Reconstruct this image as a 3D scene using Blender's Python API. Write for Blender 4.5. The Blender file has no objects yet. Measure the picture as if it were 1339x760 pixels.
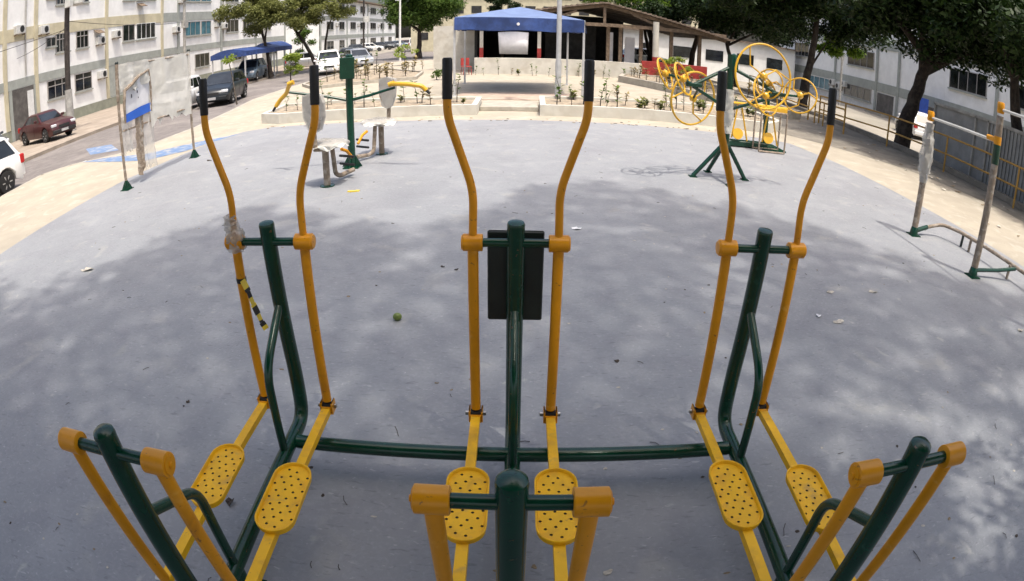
import bpy, math, random
import numpy as np
from mathutils import Vector, Matrix
from mathutils.geometry import delaunay_2d_cdt
random.seed(7); rng = np.random.default_rng(7)
S = bpy.context.scene; COL = S.collection
R = math.radians; PI = math.pi

# ------------------------------------------------------------------ camera (fisheye lens)
W_PX = 1339.0; F_PX = 787.3; AK = 0.103; H_CAM = 2.06
cd = bpy.data.cameras.new('camera'); cam = bpy.data.objects.new('camera', cd); COL.objects.link(cam); S.camera = cam
cd.type = 'PANO'; cd.panorama_type = 'FISHEYE_LENS_POLYNOMIAL'
cd.sensor_width = 36; cd.sensor_fit = 'HORIZONTAL'; cd.sensor_height = 36*581/1024
_s = W_PX/36
cd.fisheye_fov = R(180)
cd.fisheye_polynomial_k0 = 0; cd.fisheye_polynomial_k1 = -_s/F_PX; cd.fisheye_polynomial_k2 = 0
cd.fisheye_polynomial_k3 = -AK*(_s/F_PX)**3; cd.fisheye_polynomial_k4 = 0
cd.shift_y = -(380-359.9)/760
cd.clip_start = 0.02; cd.clip_end = 3000
yw, pt, rl = -0.006, 0.406, 0.013
f = Vector((math.sin(yw)*math.cos(pt), math.cos(yw)*math.cos(pt), -math.sin(pt)))
r0 = Vector((math.cos(yw), -math.sin(yw), 0)); u0 = r0.cross(f)
rr = r0*math.cos(rl)+u0*math.sin(rl); uu = -r0*math.sin(rl)+u0*math.cos(rl)
cam.matrix_world = Matrix(((rr.x, uu.x, -f.x, 0), (rr.y, uu.y, -f.y, 0), (rr.z, uu.z, -f.z, H_CAM), (0, 0, 0, 1)))

# ------------------------------------------------------------------ sky, sun, exposure
SUNV = Vector((0.36, -0.50, 1.77)).normalized()
wd = bpy.data.worlds.new('World'); S.world = wd; wd.use_nodes = True
nt = wd.node_tree; bg = nt.nodes['Background']
sky = nt.nodes.new('ShaderNodeTexSky'); sky.sky_type = 'NISHITA'; sky.sun_disc = False
sky.sun_elevation = math.asin(SUNV.z); sky.sun_rotation = math.atan2(SUNV.x, SUNV.y)
sky.air_density = 1.0; sky.dust_density = 7.0; sky.ozone_density = .6
nt.links.new(sky.outputs[0], bg.inputs[0]); bg.inputs[1].default_value = 0.15
sl = bpy.data.lights.new('sun', 'SUN'); sl.energy = 2.0; sl.angle = R(0.8); sl.color = (1, .95, .86)
so = bpy.data.objects.new('sun', sl); COL.objects.link(so)
so.rotation_euler = SUNV.to_track_quat('Z', 'Y').to_euler()
S.view_settings.view_transform = 'Standard'; S.view_settings.look = 'None'
S.view_settings.gamma = 1; S.view_settings.use_curve_mapping = False
S.view_settings.exposure = 0.88
S.cycles.use_denoising = True
S.cycles.max_bounces = 6; S.cycles.transparent_max_bounces = 12; S.cycles.diffuse_bounces = 3; S.cycles.glossy_bounces = 3

# ------------------------------------------------------------------ materials
def mat(name, col, rough=.6, metal=0, var=.12, scale=3., bump=0, bscale=40., col2=None, lo=.4, hi=.65, spec=.5, coat=0, detail=5, alpha=None, extra=None):
    m = bpy.data.materials.new(name); m.use_nodes = True; n = m.node_tree; b = n.nodes['Principled BSDF']
    b.inputs['Roughness'].default_value = rough; b.inputs['Metallic'].default_value = metal
    b.inputs['Specular IOR Level'].default_value = spec
    if coat: b.inputs['Coat Weight'].default_value = coat; b.inputs['Coat Roughness'].default_value = .15
    tc = n.nodes.new('ShaderNodeTexCoord'); ns = n.nodes.new('ShaderNodeTexNoise')
    ns.inputs['Scale'].default_value = scale; ns.inputs['Detail'].default_value = detail; ns.inputs['Roughness'].default_value = .62
    n.links.new(tc.outputs['Object'], ns.inputs['Vector'])
    rp = n.nodes.new('ShaderNodeValToRGB'); rp.color_ramp.elements[0].position = lo; rp.color_ramp.elements[1].position = hi
    c = col; d = col2 or tuple(x*(1-var*2.2) for x in c)
    rp.color_ramp.elements[0].color = (*d, 1); rp.color_ramp.elements[1].color = (*c, 1)
    n.links.new(ns.outputs['Fac'], rp.inputs[0]); out = rp.outputs[0]
    if extra: out = extra(n, tc, out)
    n.links.new(out, b.inputs['Base Color'])
    if bump:
        n2 = n.nodes.new('ShaderNodeTexNoise'); n2.inputs['Scale'].default_value = bscale; n2.inputs['Detail'].default_value = 6
        n.links.new(tc.outputs['Object'], n2.inputs['Vector'])
        bp = n.nodes.new('ShaderNodeBump'); bp.inputs['Strength'].default_value = bump; bp.inputs['Distance'].default_value = .02
        n.links.new(n2.outputs['Fac'], bp.inputs['Height']); n.links.new(bp.outputs[0], b.inputs['Normal'])
    if alpha is not None: b.inputs['Alpha'].default_value = alpha
    return m

def stains(col, lo, hi, scale, amt, stretch=(1, 1, 1), dist=0.6):
    def fn(n, tc, src):
        mp = n.nodes.new('ShaderNodeMapping'); mp.inputs['Scale'].default_value = stretch
        n.links.new(tc.outputs['Object'], mp.inputs[0])
        t = n.nodes.new('ShaderNodeTexNoise'); t.inputs['Scale'].default_value = scale; t.inputs['Detail'].default_value = 7; t.inputs['Distortion'].default_value = dist
        n.links.new(mp.outputs[0], t.inputs['Vector'])
        mr = n.nodes.new('ShaderNodeMapRange'); mr.inputs[1].default_value = lo; mr.inputs[2].default_value = hi; mr.inputs[4].default_value = amt
        n.links.new(t.outputs['Fac'], mr.inputs[0])
        mx = n.nodes.new('ShaderNodeMix'); mx.data_type = 'RGBA'
        n.links.new(mr.outputs[0], mx.inputs[0]); n.links.new(src, mx.inputs[6]); mx.inputs[7].default_value = (*col, 1)
        return mx.outputs[2]
    return fn
def chain(*fs):
    def fn(n, tc, src):
        for g in fs: src = g(n, tc, src)
        return src
    return fn

M = {}
M['court'] = mat('court_paint', (.268, .276, .288), .62, var=.05, scale=.9, bump=.18, bscale=60, lo=.35, hi=.7, spec=.35,
    extra=chain(stains((.36, .36, .365), .54, .78, 1.7, .5), stains((.17, .172, .19), .50, .76, .55, .55), stains((.19, .19, .21), .5, .66, 3.3, .3), stains((.40, .385, .34), .60, .72, 2.1, .35),
                stains((.46, .45, .40), .66, .74, 5., .45), stains((.15, .15, .17), .70, .76, 16., .55), stains((.36, .36, .38), .5, .75, 34., .35), stains((.13, .13, .145), .60, .70, 30., .5, (.45, 1.6, 1)), stains((.46, .455, .45), .64, .72, 42., .5, (.5, 1.3, 1))))
M['plaza'] = mat('plaza_concrete', (.40, .355, .28), .85, var=.07, scale=1.2, bump=.3, bscale=50,
    extra=chain(stains((.30, .265, .21), .5, .75, .6, .6), stains((.50, .46, .39), .55, .7, 3., .45), stains((.22, .20, .16), .64, .74, 9., .5)))
M['shaded'] = mat('weathered_shaded_concrete', (.25, .225, .185), .9, var=.14, scale=1.5, bump=.3, bscale=50,
    extra=chain(stains((.15, .135, .11), .5, .72, .9, .7), stains((.33, .30, .25), .58, .7, 4., .5)))  # weathered grey with tree shade darkened into the base colour
M['asphalt'] = mat('asphalt', (.19, .17, .16), .9, var=.12, scale=4, bump=.4, bscale=90, extra=stains((.26, .235, .215), .5, .7, .5, .7))
M['earthwork'] = mat('pale_ground', (.34, .31, .26), .9, var=.12, scale=.3, bump=.3, bscale=20, extra=stains((.2, .19, .15), .5, .7, .15, .6))
M['kerb'] = mat('kerb_concrete', (.42, .39, .33), .85, var=.1, scale=4, bump=.2, extra=stains((.27, .24, .20), .52, .72, 3., .6))
M['soil'] = mat('planter_soil', (.42, .35, .26), .95, var=.2, scale=8, bump=.8, bscale=40, extra=stains((.26, .20, .14), .5, .7, 5., .6))
M['bluepaint'] = mat('blue_ground_paint', (.14, .22, .37), .8, var=.1, scale=6, extra=stains((.33, .33, .33), .48, .62, 4., .85))
M['whitepaint'] = mat('white_ground_paint', (.7, .7, .68), .8, var=.1, scale=6, extra=stains((.2, .2, .2), .54, .66, 5., .8))
M['yellow'] = mat('yellow_enamel', (.74, .305, .005), .36, var=.05, scale=6, coat=.1, spec=.35, extra=chain(stains((.42, .15, .01), .60, .74, 9., .5), stains((.12, .06, .03), .66, .72, 45., .7), stains((.86, .50, .12), .62, .72, 14., .3)))
M['lemon'] = mat('bright_yellow_enamel', (.72, .40, .015), .35, var=.05, scale=6, coat=.4, extra=stains((.5, .25, .02), .60, .74, 9., .5))
M['pedal'] = mat('yellow_plate_enamel', (.92, .50, .010), .45, var=.05, scale=8, spec=.3, extra=chain(stains((.60, .30, .03), .50, .70, 14., .55), stains((.30, .22, .12), .62, .74, 9., .4), stains((.25, .15, .06), .66, .73, 45., .5)))
M['green'] = mat('green_enamel', (.001, .044, .022), .25, var=.12, scale=5, coat=.2, spec=.4, extra=chain(stains((.02, .09, .06), .60, .74, 22., .35), stains((.14, .07, .035), .69, .73, 50., .7)))
M['hole'] = mat('hole_dark', (.05, .03, .01), .8)
M['rubber'] = mat('black_rubber', (.012, .012, .013), .55, var=.2, scale=20, bump=.2, bscale=120)
M['steel'] = mat('bolt_steel', (.55, .54, .52), .3, metal=1, scale=20)
M['board'] = mat('dark_board', (.012, .022, .02), .5, var=.2, scale=5)
M['wrap'] = mat('plastic_wrap', (.66, .64, .59), .12, var=.06, scale=5, bump=.9, bscale=14, alpha=.55, spec=.8)
M['film'] = mat('plastic_film', (.68, .665, .61), .18, var=.05, scale=3, bump=1, bscale=5, alpha=.90, spec=.8)
M['card'] = mat('cardboard_wrap', (.30, .235, .175), .8, var=.15, scale=9, bump=.5, bscale=25, extra=stains((.46, .41, .35), .5, .65, 12., .6))
M['paper'] = mat('white_paper', (.72, .72, .74), .6, var=.05, scale=4)
M['blueprint'] = mat('printed_blue', (.03, .14, .62), .5, var=.08, scale=4)
M['ink'] = mat('ink', (.05, .05, .08), .6)
M['tape'] = mat('hazard_tape_yellow', (.75, .55, .05), .4, var=.05)
M['tapeblack'] = mat('hazard_tape_black', (.015, .015, .015), .4)
M['plaster'] = mat('white_plaster', (.80, .80, .78), .85, var=.05, scale=1.2, bump=.1, extra=chain(stains((.64, .63, .59), .56, .78, .5, .35, (1, 1, .3)), stains((.50, .46, .42), .68, .80, 2.5, .45, (2, 2, .25))))
M['band_grey'] = mat('band_grey', (.34, .36, .33), .85, var=.08, scale=1.5, extra=stains((.22, .23, .21), .55, .75, 1.5, .5))
M['band_cream'] = mat('band_cream', (.55, .50, .35), .85, var=.08, scale=1.5, extra=stains((.36, .32, .23), .56, .75, 2, .6, (1, 1, .4)))
M['plinth'] = mat('plinth_grey', (.27, .28, .22), .9, var=.1, scale=2)
M['glass'] = mat('window_glass', (.025, .03, .032), .12, var=.4, scale=1.2, spec=.8)
M['blueglass'] = mat('blue_window_glass', (.05, .18, .24), .15, var=.2, scale=2, spec=.7)
M['frame'] = mat('window_frame', (.32, .30, .28), .6, var=.1)
M['framewhite'] = mat('white_frame', (.74, .74, .72), .6, var=.08)
M['door'] = mat('grey_door', (.13, .12, .11), .7, var=.2, scale=2)
M['acbody'] = mat('ac_body', (.58, .58, .55), .6, var=.1, scale=4)
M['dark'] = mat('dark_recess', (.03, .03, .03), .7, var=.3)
M['woodpole'] = mat('utility_pole_wood', (.055, .045, .04), .9, var=.25, scale=6, bump=.5)
M['conpole'] = mat('pole_concrete', (.42, .41, .38), .9, var=.15, scale=4, bump=.3, extra=stains((.25, .24, .22), .5, .7, 3., .6))
M['polegrey'] = mat('lamp_post_paint', (.50, .51, .52), .5, var=.08, scale=5, metal=.2)
M['tarp'] = mat('blue_tarp', (.030, .07, .24), .6, var=.2, scale=3, bump=.9, bscale=3.5)
M['tarptop'] = mat('faded_blue_tarp_roof', (.14, .20, .36), .7, var=.1, scale=2, bump=.6, bscale=3)
M['tiles'] = mat('old_roof_tiles', (.20, .15, .115), .9, var=.2, scale=5, bump=.8, bscale=18, extra=stains((.32, .27, .22), .52, .7, 4., .6))
M['timber'] = mat('weathered_timber', (.22, .16, .11), .85, var=.2, scale=6, bump=.4)
M['red'] = mat('red_paint', (.36, .035, .03), .7, var=.15, scale=4)
M['whitewall'] = mat('whitewashed_wall', (.58, .56, .50), .85, var=.07, scale=2, extra=stains((.36, .32, .25), .5, .72, 1.6, .6))
M['bark'] = mat('bark', (.05, .036, .027), .95, var=.3, scale=7, bump=1, bscale=26, extra=stains((.09, .08, .065), .5, .7, 5., .5, (1, 1, .3)))
M['barkgrey'] = mat('bark_grey', (.15, .125, .10), .95, var=.3, scale=7, bump=1, bscale=26)
M['fence'] = mat('ochre_rail_paint', (.42, .24, .045), .5, var=.12, scale=5, extra=stains((.30, .17, .05), .55, .7, 9., .6))
M['contgrey'] = mat('corrugated_grey', (.28, .285, .28), .55, var=.12, scale=2, extra=stains((.19, .18, .17), .55, .72, 3, .5, (1, 1, .3)))
M['contdark'] = mat('dark_chassis', (.03, .03, .03), .8)
M['carglass'] = mat('car_glass', (.02, .025, .03), .08, var=.3, scale=1, spec=.9)
M['tyre'] = mat('tyre', (.018, .018, .018), .8)
M['rim'] = mat('rim', (.55, .55, .56), .35, metal=.7)
M['lampred'] = mat('tail_light_red', (.45, .01, .01), .25)
M['lampclear'] = mat('head_light', (.7, .72, .75), .15, spec=.8)
M['plate'] = mat('number_plate', (.5, .5, .5), .5)
M['trim'] = mat('black_trim', (.02, .02, .02), .6)
M['mango'] = mat('green_fruit', (.16, .22, .035), .4, var=.2, scale=30)
M['straw'] = mat('dry_leaf', (.34, .25, .15), .8, var=.2, scale=20)
M['paving'] = mat('stained_pavement', (.34, .285, .23), .9, var=.12, scale=1.5, extra=stains((.22, .18, .14), .5, .7, .8, .7))
M['litter'] = mat('pale_scrap', (.58, .53, .45), .8, var=.15, scale=30)
M['twig'] = mat('dark_twig', (.06, .045, .035), .9)
M['blueobj'] = mat('blue_panel_paint', (.03, .10, .50), .6)
def carpaint(n, c, metal=.3): 
    M[n] = mat(n, c, .35, metal=metal, var=.03, scale=2, coat=.35); return M[n]

def leafmat(name, c1, c2, trans=.35):
    m = bpy.data.materials.new(name); m.use_nodes = True; n = m.node_tree; n.nodes.clear()
    o = n.nodes.new('ShaderNodeOutputMaterial'); g = n.nodes.new('ShaderNodeNewGeometry'); rp = n.nodes.new('ShaderNodeValToRGB')
    rp.color_ramp.elements[0].color = (*c1, 1); rp.color_ramp.elements[1].color = (*c2, 1)
    n.links.new(g.outputs['Random Per Island'], rp.inputs[0])
    b = n.nodes.new('ShaderNodeBsdfPrincipled'); b.inputs['Roughness'].default_value = .6; b.inputs['Specular IOR Level'].default_value = .25
    t = n.nodes.new('ShaderNodeBsdfTranslucent'); mx = n.nodes.new('ShaderNodeMixShader'); mx.inputs[0].default_value = trans
    n.links.new(rp.outputs[0], b.inputs['Base Color']); n.links.new(rp.outputs[0], t.inputs[0])
    n.links.new(b.outputs[0], mx.inputs[1]); n.links.new(t.outputs[0], mx.inputs[2]); n.links.new(mx.outputs[0], o.inputs[0])
    M[name] = m; return m
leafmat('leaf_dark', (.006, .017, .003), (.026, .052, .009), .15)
leafmat('leaf_olive', (.11, .13, .035), (.26, .27, .09), .45)
leafmat('leaf_mid', (.04, .085, .014), (.12, .19, .035))
leafmat('leaf_bright', (.06, .13, .012), (.19, .29, .03), .45)
leafmat('leaf_shade', (.07, .12, .035), (.14, .20, .06), .5)
leafmat('leaf_dry', (.16, .13, .05), (.34, .27, .12), .3)
leafmat('leaf_lime', (.18, .26, .03), (.32, .38, .07), .45)

# ------------------------------------------------------------------ mesh helpers
class MB:
    def __init__(s): s.v = []; s.f = []; s.mi = []
    def add(s, v, f, mi=0):
        o = len(s.v); s.v += [tuple(p) for p in v]; s.f += [tuple(i+o for i in q) for q in f]; s.mi += [mi]*len(f); return s
    def box(s, a, b, mi=0, ch=0):
        (x0, y0, z0), (x1, y1, z1) = [min(p, q) for p, q in zip(a, b)], [max(p, q) for p, q in zip(a, b)]
        if ch:
            c = min(ch, (x1-x0)*.4, (y1-y0)*.4, (z1-z0)*.4)
            v = []
            for z, i in ((z0, c), (z0+c, 0), (z1-c, 0), (z1, c)):
                X0, X1, Y0, Y1 = x0+i, x1-i, y0+i, y1-i
                v += [(X0+c, Y0, z), (X1-c, Y0, z), (X1, Y0+c, z), (X1, Y1-c, z), (X1-c, Y1, z), (X0+c, Y1, z), (X0, Y1-c, z), (X0, Y0+c, z)]
            fs = [tuple(range(7, -1, -1)), tuple(range(24, 32))]
            for k in range(3):
                for j in range(8): fs.append((k*8+j, k*8+(j+1) % 8, k*8+8+(j+1) % 8, k*8+8+j))
            return s.add(v, fs, mi)
        v = [(x0, y0, z0), (x1, y0, z0), (x1, y1, z0), (x0, y1, z0), (x0, y0, z1), (x1, y0, z1), (x1, y1, z1), (x0, y1, z1)]
        return s.add(v, [(3, 2, 1, 0), (4, 5, 6, 7), (0, 1, 5, 4), (1, 2, 6, 5), (2, 3, 7, 6), (3, 0, 4, 7)], mi)
    def tube(s, pts, r, n=14, cap=True, mi=0, flat=1.0):
        pts = [Vector(p) for p in pts]; m = len(pts); rs = r if isinstance(r, (list, tuple)) else [r]*m
        T = []
        for i in range(m):
            t = (pts[min(i+1, m-1)]-pts[max(i-1, 0)]); T.append(t.normalized() if t.length > 1e-9 else Vector((0, 0, 1)))
        up = Vector((0, 0, 1)) if abs(T[0].z) < .9 else Vector((0, 1, 0))
        nrm = (up-T[0]*up.dot(T[0])).normalized(); v = []
        for i in range(m):
            nrm = (nrm-T[i]*nrm.dot(T[i])).normalized(); bi = T[i].cross(nrm)
            for k in range(n):
                a = 2*PI*k/n; v.append(pts[i]+nrm*(math.cos(a)*rs[i])+bi*(math.sin(a)*rs[i]*flat))
        fs = []
        for i in range(m-1):
            for k in range(n): fs.append((i*n+k, i*n+(k+1) % n, (i+1)*n+(k+1) % n, (i+1)*n+k))
        if cap: fs += [tuple(range(n-1, -1, -1)), tuple(range((m-1)*n, m*n))]
        return s.add(v, fs, mi)
    def bar(s, a, b, w, h, mi=0):       # square bar from a to b (w sideways, h upright)
        a, b = Vector(a), Vector(b); t = (b-a).normalized()
        side = t.cross(Vector((0, 0, 1)))
        side = side.normalized() if side.length > 1e-4 else Vector((1, 0, 0)); up = side.cross(t)
        v = [p+side*(sx*w/2)+up*(sz*h/2) for p in (a, b) for sx, sz in ((-1, -1), (1, -1), (1, 1), (-1, 1))]
        return s.add(v, [(0, 1, 2, 3), (7, 6, 5, 4), (0, 4, 5, 1), (1, 5, 6, 2), (2, 6, 7, 3), (3, 7, 4, 0)], mi)
    def poly(s, pts, z0, z1, mi=0):     # vertical prism of a polygon
        n = len(pts); v = [(x, y, z0) for x, y in pts]+[(x, y, z1) for x, y in pts]
        return s.add(v, [tuple(range(n-1, -1, -1)), tuple(range(n, 2*n))]+[(i, (i+1) % n, n+(i+1) % n, n+i) for i in range(n)], mi)
    def sheet(s, pts, z, mi=0): return s.add([(x, y, z) for x, y in pts], [tuple(range(len(pts)))], mi)
    def quad(s, a, b, c, d, mi=0): return s.add([a, b, c, d], [(0, 1, 2, 3)], mi)
    def lathe(s, prof, c, axis, n=20, mi=0):   # prof: (t along axis, r)
        c = Vector(c); ax = Vector(axis).normalized(); p = Vector((0, 0, 1)) if abs(ax.z) < .9 else Vector((1, 0, 0))
        a1 = (p-ax*p.dot(ax)).normalized(); a2 = ax.cross(a1); v = []; m = len(prof)
        for t, r in prof:
            for k in range(n):
                a = 2*PI*k/n; v.append(c+ax*t+(a1*math.cos(a)+a2*math.sin(a))*max(r, 1e-4))
        fs = [(i*n+k, i*n+(k+1) % n, (i+1)*n+(k+1) % n, (i+1)*n+k) for i in range(m-1) for k in range(n)]
        fs += [tuple(range(n-1, -1, -1)), tuple(range((m-1)*n, m*n))]
        return s.add(v, fs, mi)
    def ring(s, c, axis, Rr, r, n=40, k=8, mi=0, tilt=None):
        c = Vector(c); ax = Vector(axis).normalized(); p = Vector((0, 0, 1)) if abs(ax.z) < .9 else Vector((1, 0, 0))
        a1 = (p-ax*p.dot(ax)).normalized(); a2 = ax.cross(a1); v = []
        for i in range(n):
            d = a1*math.cos(2*PI*i/n)+a2*math.sin(2*PI*i/n)
            for j in range(k):
                b = 2*PI*j/k; v.append(c+d*(Rr+r*math.cos(b))+ax*(r*math.sin(b)))
        return s.add(v, [(i*k+j, i*k+(j+1) % k, ((i+1) % n)*k+(j+1) % k, ((i+1) % n)*k+j) for i in range(n) for j in range(k)], mi)

WHOLE = {'drill_holes', 'stem', 'foliage', 'limbs', 'corrugation', 'ribbon', 'crown', 'rim', 'trunk'}
def pieces(mb, gap=.004):
    """groups of connected shells that touch each other"""
    n = len(mb.v); par = list(range(n))
    def fd(a):
        while par[a] != a: par[a] = par[par[a]]; a = par[a]
        return a
    for f_ in mb.f:
        a = fd(f_[0])
        for b in f_[1:]: par[fd(b)] = a
    comp = {}
    for i in range(n): comp.setdefault(fd(i), []).append(i)
    if len(comp) < 2 or len(comp) > 60: return [mb]
    keys = list(comp); bb = {}
    for k_ in keys:
        A_ = np.array([mb.v[i] for i in comp[k_]]); bb[k_] = (A_.min(0)-gap, A_.max(0)+gap)
    gp = {k_: k_ for k_ in keys}
    def gf(a):
        while gp[a] != a: a = gp[a]
        return a
    for i, a in enumerate(keys):
        for b in keys[i+1:]:
            if (bb[a][0] <= bb[b][1]).all() and (bb[b][0] <= bb[a][1]).all(): gp[gf(a)] = gf(b)
    groups = {}
    for k_ in keys: groups.setdefault(gf(k_), set()).update(comp[k_])
    if len(groups) < 2: return [mb]
    out = []
    for vs_ in groups.values():
        m_ = MB(); idx = {v_: i for i, v_ in enumerate(sorted(vs_))}; m_.v = [mb.v[v_] for v_ in sorted(vs_)]
        for f_, mi_ in zip(mb.f, mb.mi):
            if f_[0] in idx: m_.f.append(tuple(idx[q] for q in f_)); m_.mi.append(mi_)
        out.append(m_)
    return out
def link(name, mb, mats, parent=None, local=False, smooth=35):
    if parent is not None and name not in WHOLE:
        ps_ = pieces(mb)
        if len(ps_) > 1:
            os_ = [link1(name, q, mats, parent, local, smooth) for q in ps_]
            return os_[0]
    return link1(name, mb, mats, parent, local, smooth)
def link1(name, mb, mats, parent=None, local=False, smooth=35):
    me = bpy.data.meshes.new(name)
    o0 = Vector((0, 0, 0)) if (parent is None or local) else root_loc(parent)
    vs = [(a-o0.x, b-o0.y, c-o0.z) for a, b, c in mb.v]
    me.from_pydata(vs, [], mb.f); mats = mats if isinstance(mats, (list, tuple)) else [mats]
    for m in mats: me.materials.append(m)
    if len(mats) > 1: me.polygons.foreach_set('material_index', mb.mi)
    me.validate()
    if smooth:
        me.polygons.foreach_set('use_smooth', [True]*len(me.polygons)); me.set_sharp_from_angle(angle=R(smooth))
    me.update()
    o = bpy.data.objects.new(name, me); COL.objects.link(o)
    if parent: o.parent = parent
    return o
LOC = {}
def root_loc(p):
    while p is not None:
        if p.name in LOC: return LOC[p.name]
        p = p.parent
    return Vector((0, 0, 0))
def thing(name, label, cat, loc=(0, 0, 0), rz=0, group=None):
    o = bpy.data.objects.new(name, None); COL.objects.link(o); o.location = loc; o.rotation_euler = (0, 0, rz)
    o.empty_display_size = .1; LOC[o.name] = Vector(loc); tag(o, label, cat, group); return o
def tag(o, label=None, cat=None, group=None, kind=None):
    if label: o['label'] = label
    if cat: o['category'] = cat
    if group: o['group'] = group
    if kind: o['kind'] = kind
    return o
def struct(name, mb, m, smooth=0): return tag(link(name, mb, m, smooth=smooth), kind='structure')
def single(name, mb, m, label, cat, group=None, smooth=35):   # thing of one mesh, origin at its base centre
    vs = np.array(mb.v); c = Vector((float(vs[:, 0].mean()), float(vs[:, 1].mean()), float(vs[:, 2].min())))
    mb.v = [(a-c.x, b-c.y, d-c.z) for a, b, d in mb.v]
    o = link(name, mb, m, smooth=smooth); o.location = c; return tag(o, label, cat, group)
def copy_tree(o, parent=None):
    c = o.copy(); COL.objects.link(c)
    if parent: c.parent = parent
    for ch in list(o.children): copy_tree(ch, c)
    return c
def fillet(pts, rad, n=6):
    pts = [Vector(p) for p in pts]; out = [pts[0]]
    for i in range(1, len(pts)-1):
        a, b, c = pts[i-1], pts[i], pts[i+1]; d = min(rad, (a-b).length*.45, (c-b).length*.45)
        p, q = b+(a-b).normalized()*d, b+(c-b).normalized()*d
        for k in range(n+1):
            t = k/n; out.append(p*(1-t)**2+b*2*t*(1-t)+q*t*t)
    return out+[pts[-1]]

# ------------------------------------------------------------------ ground
g = MB()
xs = [-900, 12.0, 12.05, 900]; zs = [-.12, -.12, -.72, -.72]
for i in range(3): g.quad((xs[i], -300, zs[i]), (xs[i+1], -300, zs[i+1]), (xs[i+1], 1200, zs[i+1]), (xs[i], 1200, zs[i]))
struct('ground', g, M['earthwork'])
edgeL = [(-12.5, -7), (-12.2, 2), (-12.05, 9), (-12.3, 10.9), (-11.7, 11.7), (-10.3, 12.3), (-9.75, 13.2), (-9.6, 15.5), (-10.1, 19), (-10.8, 22.5), (-11.0, 27), (-11.05, 33), (-11.1, 44), (-10.2, 47), (-8, 48.5), (11.95, 48.5), (11.95, -7)]
struct('plaza', MB().poly([(x, y) for x, y in reversed(edgeL)][::-1], -.3, 0), M['plaza'])
struct('road', MB().sheet([(-17.2, -30), (-12.9, -30), (-12.52, -7), (-12.2, 2), (-12.07, 9), (-12.32, 10.9), (-11.72, 11.72), (-10.32, 12.32), (-9.77, 13.2), (-9.62, 15.5), (-10.12, 19), (-10.82, 22.5), (-11.02, 27), (-11.07, 33), (-11.12, 44), (-10.2, 47.02), (-8, 48.52), (11.9, 48.52), (11.9, 58), (-8, 62), (-12, 130), (-20, 130), (-17.5, 60), (-17, 30)], -.112), M['asphalt'])
struct('far_pavement', MB().poly([(-27.2, -30), (-17.3, -30), (-17.1, 20), (-17.1, 58), (-27.2, 58)], -.3, .01), M['paving'])
# kerb line on top of the plaza edge
k = MB()
for (a, b) in zip(edgeL[2:13], edgeL[3:14]):
    d = Vector((b[0]-a[0], b[1]-a[1], 0)); nn = Vector((d.y, -d.x, 0)).normalized()*.15
    k.add([(a[0], a[1], .004), (b[0], b[1], .004), (b[0]+nn.x, b[1]+nn.y, .004), (a[0]+nn.x, a[1]+nn.y, .004)], [(3, 2, 1, 0)])
struct('kerb', k, M['kerb'])
court = [(-7.25, -6), (7.4, -6), (7.36, 5.3), (7.1, 8.3), (6.9, 11), (6.55, 13.0), (6.1, 13.35), (3, 13.85), (0, 13.95), (-3.2, 13.9), (-6.2, 14.0), (-6.85, 13.6), (-7.12, 12.8), (-7.5, 9), (-7.4, 5.2)]
struct('court', MB().sheet(court, .005), M['court'])
struct('weathered_shaded_pavement', MB().sheet([(11.0, -6), (11.9, -6), (11.9, 30), (8.6, 26), (7.6, 20), (7.0, 14.6), (8.0, 13.5), (9.4, 11.5), (10.3, 9), (10.8, 5)], .0045), M['shaded'])  # strip outlined and darkened like the tree shade, over real weathering
struct('blue_painted_strip', MB().sheet([(-6.82, 13.35), (-8.06, 12.4), (-8.9, 11.75), (-10.2, 11.95), (-11.3, 11.8), (-9.5, 11.2), (-8.2, 10.9), (-7.45, 11.55), (-7.1, 12.6)], .006), M['bluepaint'])
struct('pale_blue_road_marking', MB().sheet([(-14.0, 14.9), (-12.8, 15.0), (-11.3, 13.6), (-12.5, 13.5)], -.107), M['bluepaint'])
struct('white_road_marking', MB().sheet([(-12.9, 11.4), (-11.9, 12.6), (-11.7, 12.5), (-12.6, 11.2)], -.107), M['whitepaint'])

# ------------------------------------------------------------------ buildings
def window(parent, x, y0, y1, z0, z1, nm=3, g='glass', fr='frame', s=1, bars=False, transom=False):
    """window on a wall whose face is the plane x; s=+1 faces +x"""
    w = link('window', MB().box((x, y0, z0), (x+s*.03, y1, z1)), M[g], parent, smooth=0)
    m = MB(); t = .05; e = s*.07
    m.box((x, y0-t, z0-t), (x+e, y1+t, z0)); m.box((x, y0-t, z1), (x+e, y1+t, z1+t)); m.box((x, y0-t, z0), (x+e, y0, z1)); m.box((x, y1, z0), (x+e, y1+t, z1))
    for i in range(1, nm):
        yy = y0+(y1-y0)*i/nm; m.box((x+s*.032, yy-.025, z0), (x+s*.06, yy+.025, z1))
    if transom: m.box((x+s*.033, y0, z1-(z1-z0)*.3-.03), (x+s*.062, y1, z1-(z1-z0)*.3+.03))
    link('frame', m, M[fr], w, smooth=0)
    link('sill', MB().box((x, y0-.12, z0-.14), (x+s*.14, y1+.12, z0-.052)), M['band_grey'], w, smooth=0)
def acunit(parent, x, y, z, s=1):
    a = link('air_conditioner', MB().box((x, y-.42, z-.27), (x+s*.34, y+.42, z+.27), ch=.03), M['acbody'], parent, smooth=0)
    link('fan_grille', MB().lathe([(0, .2), (.01, .2)], (x+s*.342, y+.1, z), (s, 0, 0), 16), M['dark'], a)
    link('bracket', MB().box((x, y-.4, z-.33), (x+s*.36, y-.34, z-.272)).box((x, y+.34, z-.33), (x+s*.36, y+.4, z-.272)), M['timber'], a, smooth=0)
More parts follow.
